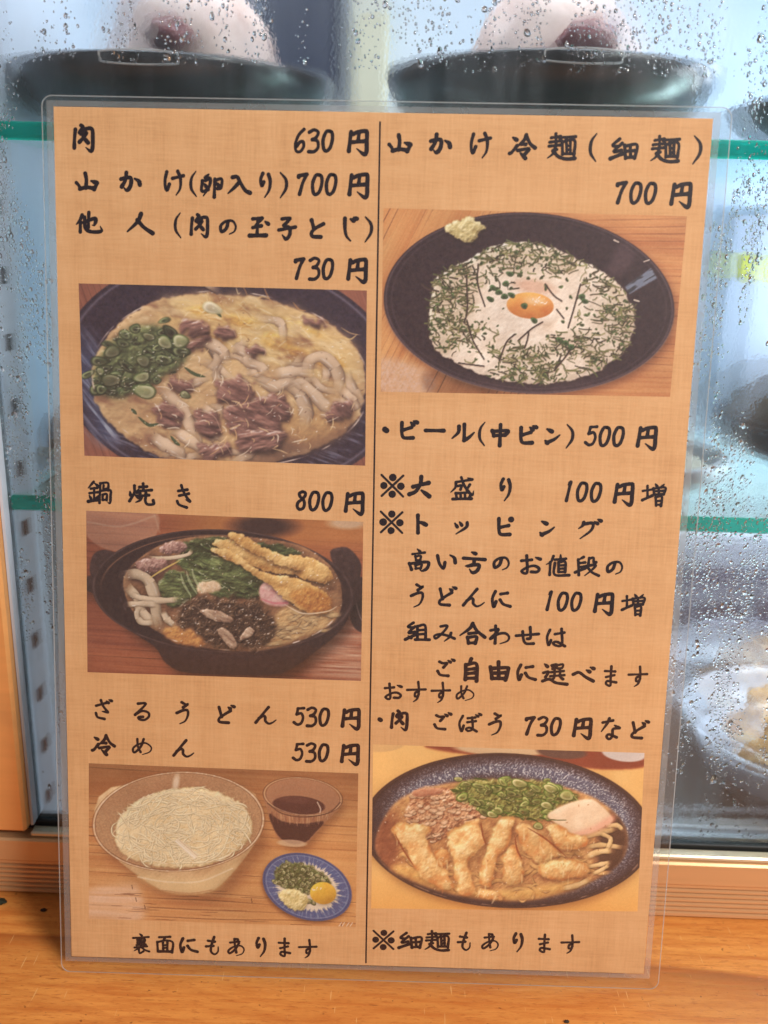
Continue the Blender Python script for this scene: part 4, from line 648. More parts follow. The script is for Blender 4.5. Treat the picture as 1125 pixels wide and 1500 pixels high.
def hotpot_print():
    s = Print(1125, 680, .5, srgb(140, 75, 45), 22)
    s.wood(srgb(118, 62, 42), srgb(160, 92, 60), 3, 9, .35, 26)
    s.mix(np.clip((230 - s.Y) / 120, 0, 1) * np.clip((s.X - 260) / 260, 0, 1) * .8, srgb(186, 118, 58))
    s.mix(s.em(720, 70, 120, 40, 0, 30), srgb(60, 40, 38)); s.mix(s.em(1040, 55, 70, 22, 0, 14) * .6, srgb(200, 180, 160))
    s.mix(s.em(170, 60, 150, 110, 0, 6) * .4, srgb(190, 160, 140)); s.line([(40, 60), (170, 75), (300, 35)], 7, srgb(190, 160, 140), .35, 5); s.line([(300, 30), (320, 95)], 7, srgb(190, 160, 140), .25, 5)
    s.mix(s.poly([(880, 590), (1040, 420), (1125, 440), (1125, 640), (960, 660)], 24) * .5 * (1 + s.noise(8, 2, 14, 3)), srgb(205, 165, 140))
    s.mix(s.em(1110, 380, 60, 90, 10, 5), srgb(58, 46, 48)); s.line([(1060, 290), (1085, 400), (1110, 440)], 5, srgb(150, 130, 125), .7)
    dk = srgb(46, 33, 35)
    body = s.poly([(58, 260), (120, 370), (190, 460), (300, 535), (345, 600), (440, 635), (740, 640), (830, 610), (905, 555), (1010, 465), (1062, 370), (1072, 250)], 2)
    s.shadow(body, 26, 26, 20, .5); s.relief(body, dk * .95, srgb(66, 48, 48), 10, .25, 24, .5, .1)
    for q in ([(48, 240), (58, 190), (88, 166), (130, 168), (172, 190), (140, 240), (100, 300), (62, 280)], [(975, 165), (1010, 146), (1045, 148), (1082, 185), (1095, 225), (1075, 290), (1040, 300), (1000, 240)]):
        m = s.poly(q, 2); s.relief(m, dk, srgb(74, 55, 54), 14, .2, 12, .8, .1)
    R = s.er(560, 318, 505, 236, 2); s.mix(np.clip((1 - R) * 110, 0, 1), dk * 1.05)
    s.mix(np.clip(1 - abs(R - .985) * 60, 0, 1) * (.35 + .3 * s.noise(40, 2)), srgb(132, 108, 100))
    s.mix(np.clip(1 - abs(s.er(560, 326, 480, 226, 2) - .98) * 70, 0, 1) * np.clip((330 - s.Y) / 100, 0, 1) * .5, srgb(180, 130, 90))
    soup = s.poly([(178, 300), (200, 235), (290, 160), (400, 120), (540, 105), (720, 115), (860, 140), (960, 200), (1010, 270), (1020, 350), (1000, 410), (930, 470), (830, 515), (700, 545), (560, 545), (420, 520), (300, 470), (215, 400)], 2)
    s.relief(soup, srgb(104, 72, 52), srgb(158, 118, 80), 30, .5, 6, .7, .25, octv=5)
    s.mix(s.poly([(190, 250), (270, 190), (360, 200), (340, 260), (250, 290)], 8) * .8, srgb(78, 54, 50))
    s.relief(s.poly([(800, 380), (1000, 390), (960, 450), (850, 500), (720, 520), (760, 430)], 8, rough=8) * .9, srgb(178, 134, 84), srgb(222, 184, 130), 22, .7, 5, 1, .4, ax=2, ang=-25, octv=5)
    for i in range(34):
        x, y = s.pick(s.poly([(780, 390), (990, 390), (960, 450), (850, 500), (700, 530), (740, 450)], 6), 1)[0]; an = s.rng.normal(-.3, .5); l = s.rng.uniform(16, 50); b = s.rng.normal(0, 10)
        s.noodle([(x - l * math.cos(an), y - l * .6 * math.sin(an)), (x, y + b), (x + l * math.cos(an), y + l * .6 * math.sin(an))], s.rng.uniform(8, 18), srgb(214, 176, 124) * s.rng.uniform(.75, 1.05), fade=.4, ao=.35)
    s.relief(s.poly([(330, 470), (420, 455), (500, 520), (420, 530), (350, 500)], 5, rough=8), srgb(176, 112, 58), srgb(214, 150, 84), 14, .7, 6, 1, .3)
    # greens
    for q, c in (([(400, 140), (520, 112), (640, 130), (800, 140), (860, 175), (700, 180), (560, 170), (430, 190)], .8), ([(380, 205), (470, 170), (560, 190), (690, 250), (720, 300), (690, 340), (560, 340), (470, 300), (420, 240)], 1), ([(310, 290), (360, 240), (420, 250), (470, 320), (440, 350), (380, 380), (330, 350)], .9)):
        m = s.poly(q, 2.5, rough=10, rs=18); s.shadow(m, 0, 5, 6, .3); s.relief(m, srgb(44, 58, 32) * c, srgb(124, 140, 86) * c, 26, 1.2, 6, 1.1, .25, ax=2, ang=15, octv=5)
    for i in range(60):
        x, y = s.pick(s.poly([(400, 150), (640, 130), (720, 300), (560, 340), (340, 360), (330, 280)], 4), 1)[0]; a = s.rng.normal(.5, .6); l = s.rng.uniform(10, 40)
        s.line([(x, y), (x + l * .5 * math.cos(a), y + l * .5 * math.sin(a) + 3), (x + l * math.cos(a), y + l * math.sin(a))], s.rng.uniform(2, 6), srgb(*[(150, 168, 110), (40, 56, 34), (92, 120, 62), (200, 206, 170)][i % 4]), .55, taper=True)
    s.relief(s.poly([(470, 285), (540, 278), (555, 310), (500, 328), (465, 320)], 3, rough=6), srgb(196, 156, 116), srgb(236, 206, 170), 12, .6, 5, .9, .3)
    for x0, y0 in ((350, 300), (372, 290), (394, 284)): s.line([(x0 + 50, y0 - 50), (x0 + 62, y0 - 10), (x0 + 92, y0 + 40)], 9, srgb(176, 190, 150), .5, taper=True)
    # noodles at the left
    for pts, w in ((((190, 300), (230, 345), (250, 400), (300, 450)), 36), (((240, 380), (230, 410), (250, 440), (300, 440)), 22), (((180, 262), (230, 255), (275, 280), (300, 340), (305, 400), (320, 462)), 42), (((200, 330), (260, 350), (330, 355), (395, 350)), 24), (((190, 372), (250, 368), (310, 372)), 22), (((330, 395), (350, 430), (375, 450)), 26), (((275, 190), (320, 195), (380, 190), (430, 178), (445, 160)), 15)):
        s.noodle(pts, w, srgb(216, 190, 156) * s.rng.uniform(.92, 1.03))
    for q in ([(318, 160), (350, 132), (400, 130), (425, 155), (390, 175), (340, 178)], [(225, 215), (280, 195), (350, 205), (330, 240), (260, 245)]):
        m = s.poly(q, 2, rough=8); s.relief(m, srgb(120, 84, 78), srgb(182, 146, 134), 12, 1, 8, 1.1, .4)
    s.line([(280, 270), (330, 238), (400, 200)], 7, srgb(206, 170, 90), .9, taper=True)
    # pink fish cake
    m = s.poly([(705, 300), (745, 275), (800, 330), (815, 365), (760, 372), (712, 350)], 3); s.relief(m, srgb(206, 130, 130), srgb(240, 205, 190), 20, .3, 10, .7, .3)
    s.line([(712, 345), (760, 360), (810, 358)], 8, srgb(210, 110, 120), .7)
    # dark kelp
    m = s.poly([(390, 390), (500, 345), (620, 345), (700, 360), (750, 400), (765, 460), (730, 520), (620, 545), (520, 535), (450, 480), (400, 450)], 7, rough=34, rs=40)
    s.relief(m, srgb(48, 34, 30), srgb(98, 76, 52), 14, 1.4, 6, 1.3, .55, octv=5)
    for i in range(130):
        x, y = s.pick(m, 1)[0]; a = s.rng.uniform(0, 6.3); l = s.rng.uniform(6, 22)
        s.line([(x, y), (x + l * math.cos(a), y + l * math.sin(a)), (x + l * math.cos(a + .7) * 1.5, y + l * math.sin(a + .7) * 1.5)], s.rng.uniform(1.5, 4.5), srgb(*[(30, 22, 22), (150, 130, 112), (72, 58, 46), (150, 128, 110)][i % 4]), .5, 3, taper=True)
    for q in ([(470, 392), (540, 390), (600, 420), (590, 438), (530, 430)], [(540, 470), (575, 460), (618, 520), (590, 535)], [(625, 505), (655, 455), (685, 470), (660, 495)]):
        m = s.poly(q, 1.5, rough=4); s.shadow(m, 2, 4, 3, .5); s.relief(m, srgb(120, 92, 74), srgb(206, 176, 148), 12, 1.0, 4, 1.2, .4, ax=3, ang=40)
    # fried burdock sticks
    for q in ([(790, 190), (860, 178), (950, 210), (985, 260), (960, 280), (890, 270), (820, 240)], [(520, 130), (580, 120), (640, 130), (760, 180), (840, 215), (830, 250), (700, 230), (560, 165)], [(585, 102), (630, 98), (720, 150), (850, 195), (870, 235), (780, 215), (640, 150)], [(515, 160), (600, 165), (720, 245), (840, 260), (960, 320), (975, 365), (960, 395), (880, 390), (800, 340), (680, 250)]):
        m = s.poly(q, 1.6, rough=9, rs=16); s.shadow(m, -3, 10, 7, .5); s.relief(m, srgb(190, 132, 68), srgb(236, 190, 122), 44, .55, 12, .95, .12, octv=5)
    s.relief(s.poly([(820, 330), (900, 300), (970, 330), (975, 385), (900, 395)], 6, rough=6) * .8, srgb(150, 84, 34), srgb(206, 138, 66), 12, .8, 6, 1, .3)
    s.line([(800, 365), (870, 398), (960, 390), (1000, 370)], 5, srgb(240, 216, 184), .7, 3, True)
    s.glints(soup, 150, 3, 10, 2.2)
    s.specks(soup, 90, 1, 2.6, [srgb(250, 240, 225), srgb(220, 190, 150)], .7)
    s.mix(np.clip(1 - abs(s.er(590, 335, 425, 208, 2) - 1) * 70, 0, 1) * np.clip(s.noise(40, 2) * 2.2 - .2, 0, 1) * np.clip((s.Y - 330) / 80, 0, 1), srgb(225, 205, 195))
    return s.finish((.09, .07, .075), .90), (35, 18, 1103, 50, 1090, 658, 38, 637)

def cold_noodle_print():
    s = Print(1125, 678, .5, srgb(190, 125, 80), 33)
    s.wood(srgb(186, 118, 70), srgb(218, 152, 98), 2.5, 10, .42, 30)
    s.mul(1 - .34 * np.clip((240 - s.Y) / 260, 0, 1)); s.mix(np.clip((s.Y - 120) / 300, 0, 1) * np.clip((s.X - 560) / 300, 0, 1) * .35, srgb(226, 150, 86))
    s.mix(s.poly([(20, 520), (190, 490), (235, 520), (235, 640), (20, 660)], 12) * (.62 + .3 * s.noise(9, 2, 20, 2)), srgb(226, 178, 148))
    for i in range(46):
        x, y = s.rng.uniform(0, 1125), s.rng.uniform(440, 660); s.line([(x, y), (x + s.rng.uniform(20, 120), y + s.rng.uniform(0, 5))], 2.2, srgb(96, 56, 36), .7, taper=True)
    for x, y in ((200, 495), (215, 545), (250, 575), (675, 545), (1030, 640)): s.line([(x, y), (x + 3, y + 16)], 3, srgb(70, 40, 30), .7)
    # glass bowl
    body = s.poly([(60, 300), (140, 390), (215, 450), (300, 505), (350, 522), (430, 528), (505, 520), (560, 485), (620, 420), (680, 340), (715, 260), (640, 100), (120, 110)], 2)
    s.shadow(body, 30, 40, 22, .28); s.relief(body * .9, srgb(190, 146, 106), srgb(226, 186, 138), 36, .4, 30, .5, .1)
    s.mix(s.poly([(215, 450), (330, 462), (480, 462), (620, 400), (560, 485), (505, 520), (350, 522)], 10) * .7, srgb(228, 188, 132))
    s.line([(225, 462), (330, 480), (470, 478), (600, 425)], 7, srgb(236, 208, 166), .55); s.line([(320, 515), (430, 526), (520, 512)], 5, srgb(170, 120, 84), .6)
    inn = s.em(387, 243, 335, 190, -4, 3); s.mix(inn, srgb(176, 132, 98)); s.mul(1 + inn * s.noise(4, 2) * .12)
    s.mix(s.em(330, 120, 240, 60, -8, 60) * .35 * inn, srgb(150, 104, 76)); s.mix(s.em(378, 90, 12, 34, 10, 12) * .8, srgb(236, 208, 176))
    nm = s.poly([(138, 290), (150, 230), (220, 165), (320, 125), (440, 110), (560, 130), (640, 175), (678, 240), (668, 300), (610, 360), (520, 405), (400, 425), (280, 415), (180, 380), (140, 335)], 3, rough=8)
    s.shadow(nm, 0, 3, 8, .3); s.relief(nm, srgb(222, 184, 126), srgb(250, 222, 166), 26, .7, 14, .7, .1, octv=5)
    core = np.clip((s.blur(nm, 16) - .62) * 4, 0, 1)
    for i in range(900):
        x, y = s.pick(core, 1)[0]; a = math.atan2(y - 265, x - 400) + 1.57 + s.rng.normal(0, .8); l = s.rng.uniform(14, 46); b = s.rng.normal(0, 7)
        c, d = math.cos(a), math.sin(a)
        s.line([(x - l * c, y - l * d * .7), (x + b, y + b), (x + l * c, y + l * d * .7)], s.rng.uniform(1.8, 3.4), srgb(*[(254, 232, 182), (208, 166, 110), (248, 218, 160), (238, 204, 144)][i % 4]), .55, taper=True)
    for i in range(330):                                            # looped strands on top, with gaps between
        x, y = s.pick(core, 1)[0]; a = math.atan2(y - 265, (x - 400) * .6) + 1.57 + s.rng.normal(0, .7); l = s.rng.uniform(22, 64); b = s.rng.normal(0, 16)
        c, d = math.cos(a), math.sin(a)
        s.noodle([(x - l * c, y - l * d * .65), (x - l * .4 * c - b * d, y - l * .3 * d + b * c * .6), (x + l * .4 * c - b * d, y + l * .3 * d + b * c * .6), (x + l * c, y + l * d * .65)], s.rng.uniform(4.5, 7), srgb(252, 230, 178) * s.rng.uniform(.9, 1.02), ao=.17, gloss=.2, fade=.22)
    for i in range(70):
        x, y = s.pick(nm, 1)[0]; s.line([(x, y), (x + s.rng.uniform(3, 9), y + s.rng.uniform(-9, 6))], 2.6, srgb(176, 126, 78), .75, taper=True)
    for i in range(24):
        t = s.rng.uniform(0, 6.28); x, y = 405 + 262 * math.cos(t), 265 + 148 * math.sin(t); s.line([(x - 16 * math.sin(t), y + 12 * math.cos(t)), (x + 5, y), (x + 16 * math.sin(t), y - 12 * math.cos(t))], 3, srgb(240, 216, 176), .7, taper=True)
    s.mix(nm * .18, srgb(250, 226, 176))
    m = s.poly([(370, 318), (388, 308), (466, 374), (448, 390)], 2, False); s.mix(m * .8, srgb(240, 220, 186)); s.line([(376, 318), (452, 384)], 3, srgb(250, 240, 220), .9); s.line([(388, 312), (462, 376)], 2, srgb(190, 148, 106), .8)
    R = s.er(387, 243, 338, 193, -4); ed = lambda r, w: np.clip(1 - abs(R - r) / w, 0, 1)
    s.mix(ed(1.0, .018) * .85, srgb(222, 184, 150)); s.mix(ed(.985, .008) * .8, srgb(112, 74, 50)); s.mix(ed(1.02, .008) * .7, srgb(120, 78, 52))
    s.mix(ed(.985, .02) * np.clip((s.Y - 330) / 60, 0, 1) * .8, srgb(120, 84, 58))
    s.mix(ed(1.0, .014) * np.clip(s.noise(10, 2) * 2, 0, 1) * .6, srgb(250, 226, 196))
    # dipping cup
    gl = s.poly([(730, 130), (740, 190), (760, 250), (785, 305), (830, 332), (880, 334), (905, 315), (960, 250), (1020, 190), (1034, 155), (960, 80), (800, 72)], 2)
    s.shadow(gl, 14, 16, 14, .3); s.mix(gl * .75, srgb(160, 112, 84))
    s.mix(s.em(882, 138, 150, 70, 5, 3) * .5, srgb(168, 120, 92))
    tsu = s.poly([(748, 205), (800, 235), (880, 245), (965, 235), (925, 285), (890, 318), (840, 326), (795, 305), (765, 262)], 2); s.mix(tsu, srgb(72, 40, 42))
    s.mix(s.em(866, 172, 104, 36, 4, 3), srgb(84, 46, 46)); s.mix(s.em(850, 150, 70, 14, 4, 10) * .4, srgb(120, 76, 66))
    for i in range(34):
        x = s.rng.uniform(750, 985); y = 190 + 20 * math.sin((x - 740) / 250 * 3.14); s.line([(x, y), (x + (882 - x) * .06, y + s.rng.uniform(20, 52))], s.rng.uniform(2, 5), srgb(*[(206, 158, 122), (120, 76, 64)][i % 2]), .5, taper=True)
    s.mix(s.em(838, 322, 58, 14, 3, 4) * .7, srgb(214, 176, 140))
    R = s.er(882, 138, 153, 72, 5); s.mix(ed(1, .03) * .8, srgb(200, 158, 124)); s.mix(ed(1.035, .02) * .7, srgb(90, 58, 46)); s.mix(ed(.96, .015) * .6, srgb(100, 66, 52))
    s.line([(742, 165), (800, 205), (890, 218), (985, 200), (1030, 160)], 5, srgb(84, 52, 46), .7); s.line([(940, 160), (952, 185), (950, 200)], 5, srgb(230, 200, 176), .7)
    # condiment plate
    pl = s.em(897, 497, 182, 130, 20, 3); s.shadow(pl, -4, 10, 8, .45); s.mix(pl, srgb(70, 92, 142))
    R = s.er(897, 497, 182, 130, 20); th = np.arctan2(s.Y - 497, s.X - 897)
    rad = np.sin(th * 37 + s.noise(50, 2) * 4) * .5 + np.sin(th * 83) * .3 + s.noise(10, 2) * .6
    s.mix(np.clip(rad, 0, 1) * np.clip((.97 - R) * 10, 0, 1) * .6, srgb(150, 160, 186)); s.mix(np.clip(1 - abs(R - .965) * 30, 0, 1) * .7, srgb(52, 66, 112)); s.mix(np.clip(1 - abs(R - .92) * 50, 0, 1) * .4, srgb(160, 170, 196))
    s.mix(np.clip((.74 + rad * .06 - R) * 12, 0, 1), srgb(222, 204, 176))
    g = s.poly([(768, 440), (800, 405), (870, 400), (940, 430), (985, 465), (980, 490), (920, 505), (880, 525), (800, 500), (770, 480)], 3, rough=8); s.relief(g, srgb(54, 66, 38), srgb(116, 126, 76), 9, 1, 6, 1, 0)
    for i in range(95):
        x, y = s.pick(g, 1)[0]; r = s.rng.uniform(6, 11); l = s.rng.uniform(.75, 1.08); s.ring(x, y, r, r * .8, s.rng.uniform(0, 180), srgb(74, 92, 50) * l, srgb(206, 200, 150) * l, srgb(140, 146, 98) * l, .3)
    for x, y in ((920, 560), (905, 555), (940, 450), (960, 470)): s.ring(x, y, 13, 10, 20, srgb(60, 80, 44), srgb(170, 176, 120), srgb(210, 190, 150))
    m = s.poly([(780, 530), (815, 505), (870, 515), (900, 545), (890, 580), (850, 592), (810, 570)], 2, rough=8); s.shadow(m, 2, 4, 4, .3); s.relief(m, srgb(200, 176, 104), srgb(240, 222, 156), 12, .8, 10, 1, .1)
    m = s.em(960, 521, 52, 45, 5, 3); s.shadow(m, 2, 5, 6, .3); s.relief(m, srgb(226, 150, 40), srgb(248, 186, 62), 40, .15, 16, .8, .3)
    s.specks(s.em(935, 505, 20, 8, 0, 4), 12, 1, 3, [srgb(255, 240, 200)], .9)
    for x in (1022, 1034, 1052, 1066): s.line([(x, 655), (x + 10, 640)], 3, srgb(236, 214, 190), .8)
    return s.finish((.08, .06, .05), .94), (30, 18, 1103, 46, 1088, 658, 28, 632)

def yam_noodle_print():
    s = Print(1125, 721, .5, srgb(205, 135, 80), 44)
    s.wood(srgb(186, 112, 62), srgb(216, 142, 86), 1, 8, .4, 24); L = s.img.copy()
    s.wood(srgb(190, 116, 62), srgb(222, 150, 90), 118, 8, .5, 22); s.img = np.where((s.X < 560)[..., None], s.img, L)
    s.mix(s.poly([(20, 560), (150, 585), (205, 620), (200, 690), (15, 690)], 12) * (.7 + .3 * s.noise(8, 2)), srgb(216, 172, 146)); s.mul(1 - .3 * s.poly([(195, 600), (460, 690), (200, 690)], 10))
    bowl = s.em(550, 362, 517, 322, 3, 3); s.shadow(bowl, 8, 14, 16, .45); s.mix(bowl, srgb(42, 31, 41))
    s.mul(1 + bowl * s.noise(5, 2) * .2)
    R = s.er(550, 362, 517, 322, 3); ed = lambda r, w: np.clip(1 - abs(R - r) / w, 0, 1)
    s.mix(ed(.985, .012) * .5, srgb(120, 102, 104)); s.mix(ed(.945, .01) * .28, srgb(100, 84, 90)); s.mix(ed(1.0, .012) * np.clip((s.Y - 340) / 150, 0, 1) * .5, srgb(130, 112, 112))
    s.mix(s.em(600, 700, 420, 90, 0, 60) * .2 * bowl, srgb(120, 100, 100))
    m = s.poly([(892, 298), (985, 232), (1006, 268), (908, 325)], 2, False); s.mix(m * .85, srgb(112, 130, 152)); s.mul(1 - .5 * m * np.clip(s.noise(8, 2, 5, -30) * 3, 0, 1)); s.mix(s.poly([(830, 240), (880, 150), (930, 190), (880, 260)], 8, rough=10) * .3, srgb(130, 104, 108))
    s.line([(855, 135), (870, 142)], 5, srgb(200, 180, 165), .9); s.line([(960, 210), (978, 204)], 4, srgb(200, 180, 165), .9); s.line([(925, 345), (942, 350)], 5, srgb(210, 190, 170), .9)
    fd = s.poly([(196, 440), (205, 330), (230, 265), (330, 210), (450, 150), (600, 152), (720, 200), (840, 265), (905, 340), (928, 420), (905, 500), (850, 560), (760, 615), (600, 650), (430, 630), (300, 580), (220, 520)], 2, rough=10, rs=22)
    s.shadow(fd, -2, 4, 6, .4); s.relief(fd, srgb(226, 200, 174), srgb(255, 236, 214), 40, .5, 16, .6, .12, octv=5)
    s.mix(s.em(570, 300, 70, 26, 10, 20) * .5, srgb(200, 120, 90))
    s.mix(np.clip(s.noise(90, 3) * 1.6 - .2, 0, 1) * fd * .35, srgb(186, 150, 118))
    # yolk
    m = s.em(556, 367, 84, 47, 3, 3); s.relief(m, srgb(222, 116, 44), srgb(244, 160, 78), 60, .12, 18, .6, .2); s.mix(s.em(575, 350, 40, 14, 5, 12) * .55, srgb(252, 208, 160))
    s.specks(s.em(585, 352, 34, 14, 0, 5), 12, 1.5, 4, [srgb(255, 236, 214)], .8)
    # shredded laver and chives
    cx, cy = 556, 400; den = np.clip(s.er(cx, cy, 360, 245) - .38, 0, 1) * 1.3 * fd * (1 + .9 * s.noise(60, 3))
    den *= 1 - .75 * s.em(380, 590, 120, 60, 10, 30); den *= 1 - .8 * s.em(680, 300, 60, 40, 0, 20)
    den = den + fd * .9 * (s.em(262, 390, 92, 100, 10, 40) + s.em(560, 195, 150, 50, 6, 30) + s.em(870, 420, 62, 130, -10, 40) + .8 * s.em(540, 575, 90, 75, 0, 40) + .7 * s.em(690, 500, 90, 40, -10, 30))
    den = np.clip(den * (.45 + 1.5 * np.clip(.35 + s.noise(46, 3), 0, 1)), 0, 1) * (1 - s.em(556, 367, 96, 58))
    dn = s.blur(den, 9); s.mix(np.clip(dn * 1.1 - .1, 0, 1) * .34, srgb(120, 108, 74))
    cols = [(52, 56, 34), (74, 86, 46), (34, 38, 28), (96, 106, 58), (58, 78, 38), (124, 126, 78)]
    for i in range(950):
        x, y = s.pick(den, 1)[0]; a = s.rng.uniform(0, 3.14); l = s.rng.uniform(6, 24); w = s.rng.uniform(2.5, 6)
        b = s.rng.normal(0, .35); p = [(x - l * math.cos(a), y - l * .75 * math.sin(a)), (x + 3 * b * l * .2, y + b * 4), (x + l * math.cos(a + b), y + l * .75 * math.sin(a + b))]
        s.line([(q[0] + 1, q[1] + 3) for q in p], w * .9, srgb(130, 104, 80), .3, 2.5); s.line(p, w, srgb(*cols[i % 6]) * s.rng.uniform(.75, 1.15), .85, 2.2)
        if i % 4 == 0: s.line([(q[0] - .8, q[1] - 1.2) for q in p], w * .3, srgb(170, 160, 120), .5)
    for i in range(250):
        x, y = s.pick(np.clip(den * .7 + fd * .18 * (1 - s.em(556, 367, 96, 58)), 0, 1), 1)[0]; r = s.rng.uniform(3.5, 8); l = s.rng.uniform(.75, 1.15)
        s.ring(x, y, r, r * .75, s.rng.uniform(0, 180), srgb(62, 84, 46) * l, srgb(110, 132, 78) * l, srgb(60, 76, 48) * l)
    for p in ([(330, 260), (332, 380), (320, 430)], [(330, 420), (350, 490), (390, 560)], [(372, 220), (370, 290), (395, 370)], [(735, 290), (710, 380), (690, 445)], [(515, 490), (560, 450), (600, 425)], [(610, 290), (640, 330), (668, 350)], [(640, 600), (680, 550), (700, 520)], [(535, 520), (545, 490), (550, 462)], [(650, 380), (675, 412)], [(445, 565), (470, 500), (500, 470)], [(300, 575), (340, 580), (390, 586)], [(170, 290), (190, 305), (230, 318)]):
        s.line([(q[0] + 1, q[1] + 4) for q in p], 6, srgb(140, 110, 90), .35, 3); s.line(p, 6, srgb(52, 44, 38), .9)
    for x, y in ((425, 305), (445, 320), (470, 290), (485, 255), (465, 335), (740, 335), (750, 350), (680, 500), (660, 490), (700, 515), (570, 420), (535, 368), (415, 345), (490, 330)): s.ring(x, y, 13, 10, 20, srgb(44, 78, 42), srgb(80, 118, 66), srgb(44, 74, 42))
    s.glints(fd, 120, 2, 7, 1.6, .7)
    m = s.poly([(250, 92), (290, 72), (340, 58), (372, 68), (398, 88), (375, 118), (350, 140), (305, 135), (268, 115)], 2, rough=12, rs=18); s.shadow(m, 3, 6, 5, .4); s.relief(m, srgb(176, 156, 92), srgb(224, 208, 148), 16, .9, 12, 1.1, .1)
    return s.finish((.10, .075, .085), .92), (35, 25, 1112, 52, 1050, 693, 20, 682)

def burdock_udon_print():
    s = Print(1125, 727, .5, srgb(236, 172, 104), 55)
    s.mix(np.clip(.5 + s.noise(120, 2), 0, 1) * .5, srgb(246, 190, 122)); s.mix(np.clip((s.Y - 520) / 160, 0, 1) * .6, srgb(232, 150, 74))
    s.mix(s.poly([(280, 20), (340, 55), (700, 80), (860, 110), (1000, 118), (1125, 100), (1125, 20)], 4), srgb(130, 62, 44)); s.mix(s.em(540, 40, 190, 26, 2, 6), srgb(196, 166, 132)); s.mix(s.em(780, 50, 100, 26, 4, 6), srgb(92, 70, 66)); s.mix(s.em(1030, 52, 90, 34, 6, 5), srgb(190, 186, 190)); s.mix(s.em(70, 30, 80, 24, -6, 5), srgb(206, 160, 110))
    bowl = s.em(560, 368, 582, 312, 2, 3); s.shadow(bowl, 0, 16, 16, .35); s.mix(bowl, srgb(58, 46, 56))
    R = s.er(560, 368, 582, 312, 2); th = np.arctan2((s.Y - 368) / 312, (s.X - 560) / 582); ed = lambda r, w: np.clip(1 - abs(R - r) / w, 0, 1)
    # speckled blue glaze: fine streaks that run down into the bowl
    a = s.noise(5, 2) + .7 * np.sin(th * 160 + s.noise(14, 2) * 9)
    zone = np.exp(-((R - .8) / .09) ** 2) * bowl
    top = np.clip(-np.sin(th) * 1.4 + .1, 0, 1) + np.clip(np.cos(th) * 1.3, 0, 1) * .9
    s.mix(np.clip(zone * top, 0, 1) * .75, srgb(84, 100, 136)); s.mix(np.clip(a - .15, 0, 1) * np.clip(zone * top * 1.2, 0, 1) * .95, srgb(196, 208, 222))
    s.mix(np.clip(s.noise(4, 2) * 2 - .3, 0, 1) * np.exp(-((R - .9) / .06) ** 2) * top * .5, srgb(170, 172, 186))
    s.mix(ed(.985, .014) * .55, srgb(120, 92, 84)); s.mix(np.clip((R - .955) * 60, 0, 1) * bowl * .5, srgb(44, 30, 32)); s.mix(ed(.975, .01) * np.clip(s.noise(30, 2) * 2, 0, 1) * np.clip((s.Y - 400) / 80, 0, 1) * .6, srgb(190, 160, 140))
    soup = s.poly([(30, 420), (60, 330), (130, 240), (260, 190), (420, 165), (620, 160), (780, 185), (920, 235), (1010, 310), (1045, 390), (1020, 480), (930, 555), (800, 610), (640, 648), (460, 645), (280, 610), (120, 540), (50, 480)], 5)
    s.relief(soup, srgb(146, 98, 66), srgb(214, 162, 108), 34, .6, 8, .8, .3, octv=5)
    s.mix(s.em(70, 420, 60, 130, 10, 40) * .5 * soup, srgb(90, 40, 36)); s.mix(s.em(980, 420, 60, 140, 10, 30) * .8 * soup, srgb(56, 40, 40))
    s.relief(s.poly([(90, 510), (200, 520), (360, 590), (540, 610), (760, 580), (880, 570), (800, 610), (640, 645), (460, 640), (280, 605), (130, 550)], 10) * .9, srgb(206, 142, 78), srgb(240, 186, 112), 26, .5, 8, .8, .25, octv=5)
    for i in range(60):                                             # pale shreds half sunk in the broth
        x, y = s.pick(s.poly([(100, 450), (300, 420), (700, 440), (980, 420), (920, 540), (700, 630), (400, 630), (160, 550)], 8), 1)[0]; an = s.rng.normal(.2, .7); l = s.rng.uniform(20, 60); b = s.rng.normal(0, 12)
        s.noodle([(x - l * math.cos(an), y - l * .6 * math.sin(an)), (x, y + b), (x + l * math.cos(an), y + l * .6 * math.sin(an))], s.rng.uniform(8, 20), srgb(222, 168, 108) * s.rng.uniform(.75, 1.08), fade=.4, ao=.3)
    # noodles at the right
    for pts, w in ((((880, 430), (940, 420), (1025, 430)), 20), (((880, 470), (920, 450), (985, 440)), 24), (((860, 390), (930, 370), (1000, 350)), 26), (((930, 370), (975, 395), (960, 440)), 18), (((880, 510), (930, 500), (975, 490)), 18), (((780, 600), (840, 585), (890, 560)), 22), (((900, 540), (940, 520), (970, 500)), 16), (((950, 345), (1000, 340), (1025, 360)), 18)):
        s.noodle(pts, w, srgb(226, 186, 132) * s.rng.uniform(.92, 1.05))
    # crumbled pork
    mm = s.poly([(150, 300), (190, 210), (300, 195), (420, 215), (520, 240), (480, 300), (380, 340), (300, 400), (240, 400), (180, 340)], 4, rough=14, rs=24); s.relief(mm, srgb(132, 80, 58), srgb(222, 172, 136), 15, 1.3, 8, 1.2, .3, octv=4)
    for i in range(75):
        x, y = s.pick(mm, 1)[0]; r = s.rng.uniform(9, 22); n = 7; q = [(x + r * s.rng.uniform(.6, 1.2) * math.cos(t), y + r * .65 * s.rng.uniform(.6, 1.2) * math.sin(t)) for t in np.arange(n) * 6.283 / n]
        l = s.rng.uniform(.8, 1.08); s.noodle(q[:4], s.rng.uniform(8, 15), srgb(228, 182, 148) * l, ao=.4, gloss=.3)
    m = s.poly([(188, 205), (290, 196), (300, 215), (250, 225), (195, 232)], 2, rough=4); s.relief(m, srgb(170, 106, 84), srgb(206, 146, 120), 8, .5, 5, .8, .2)
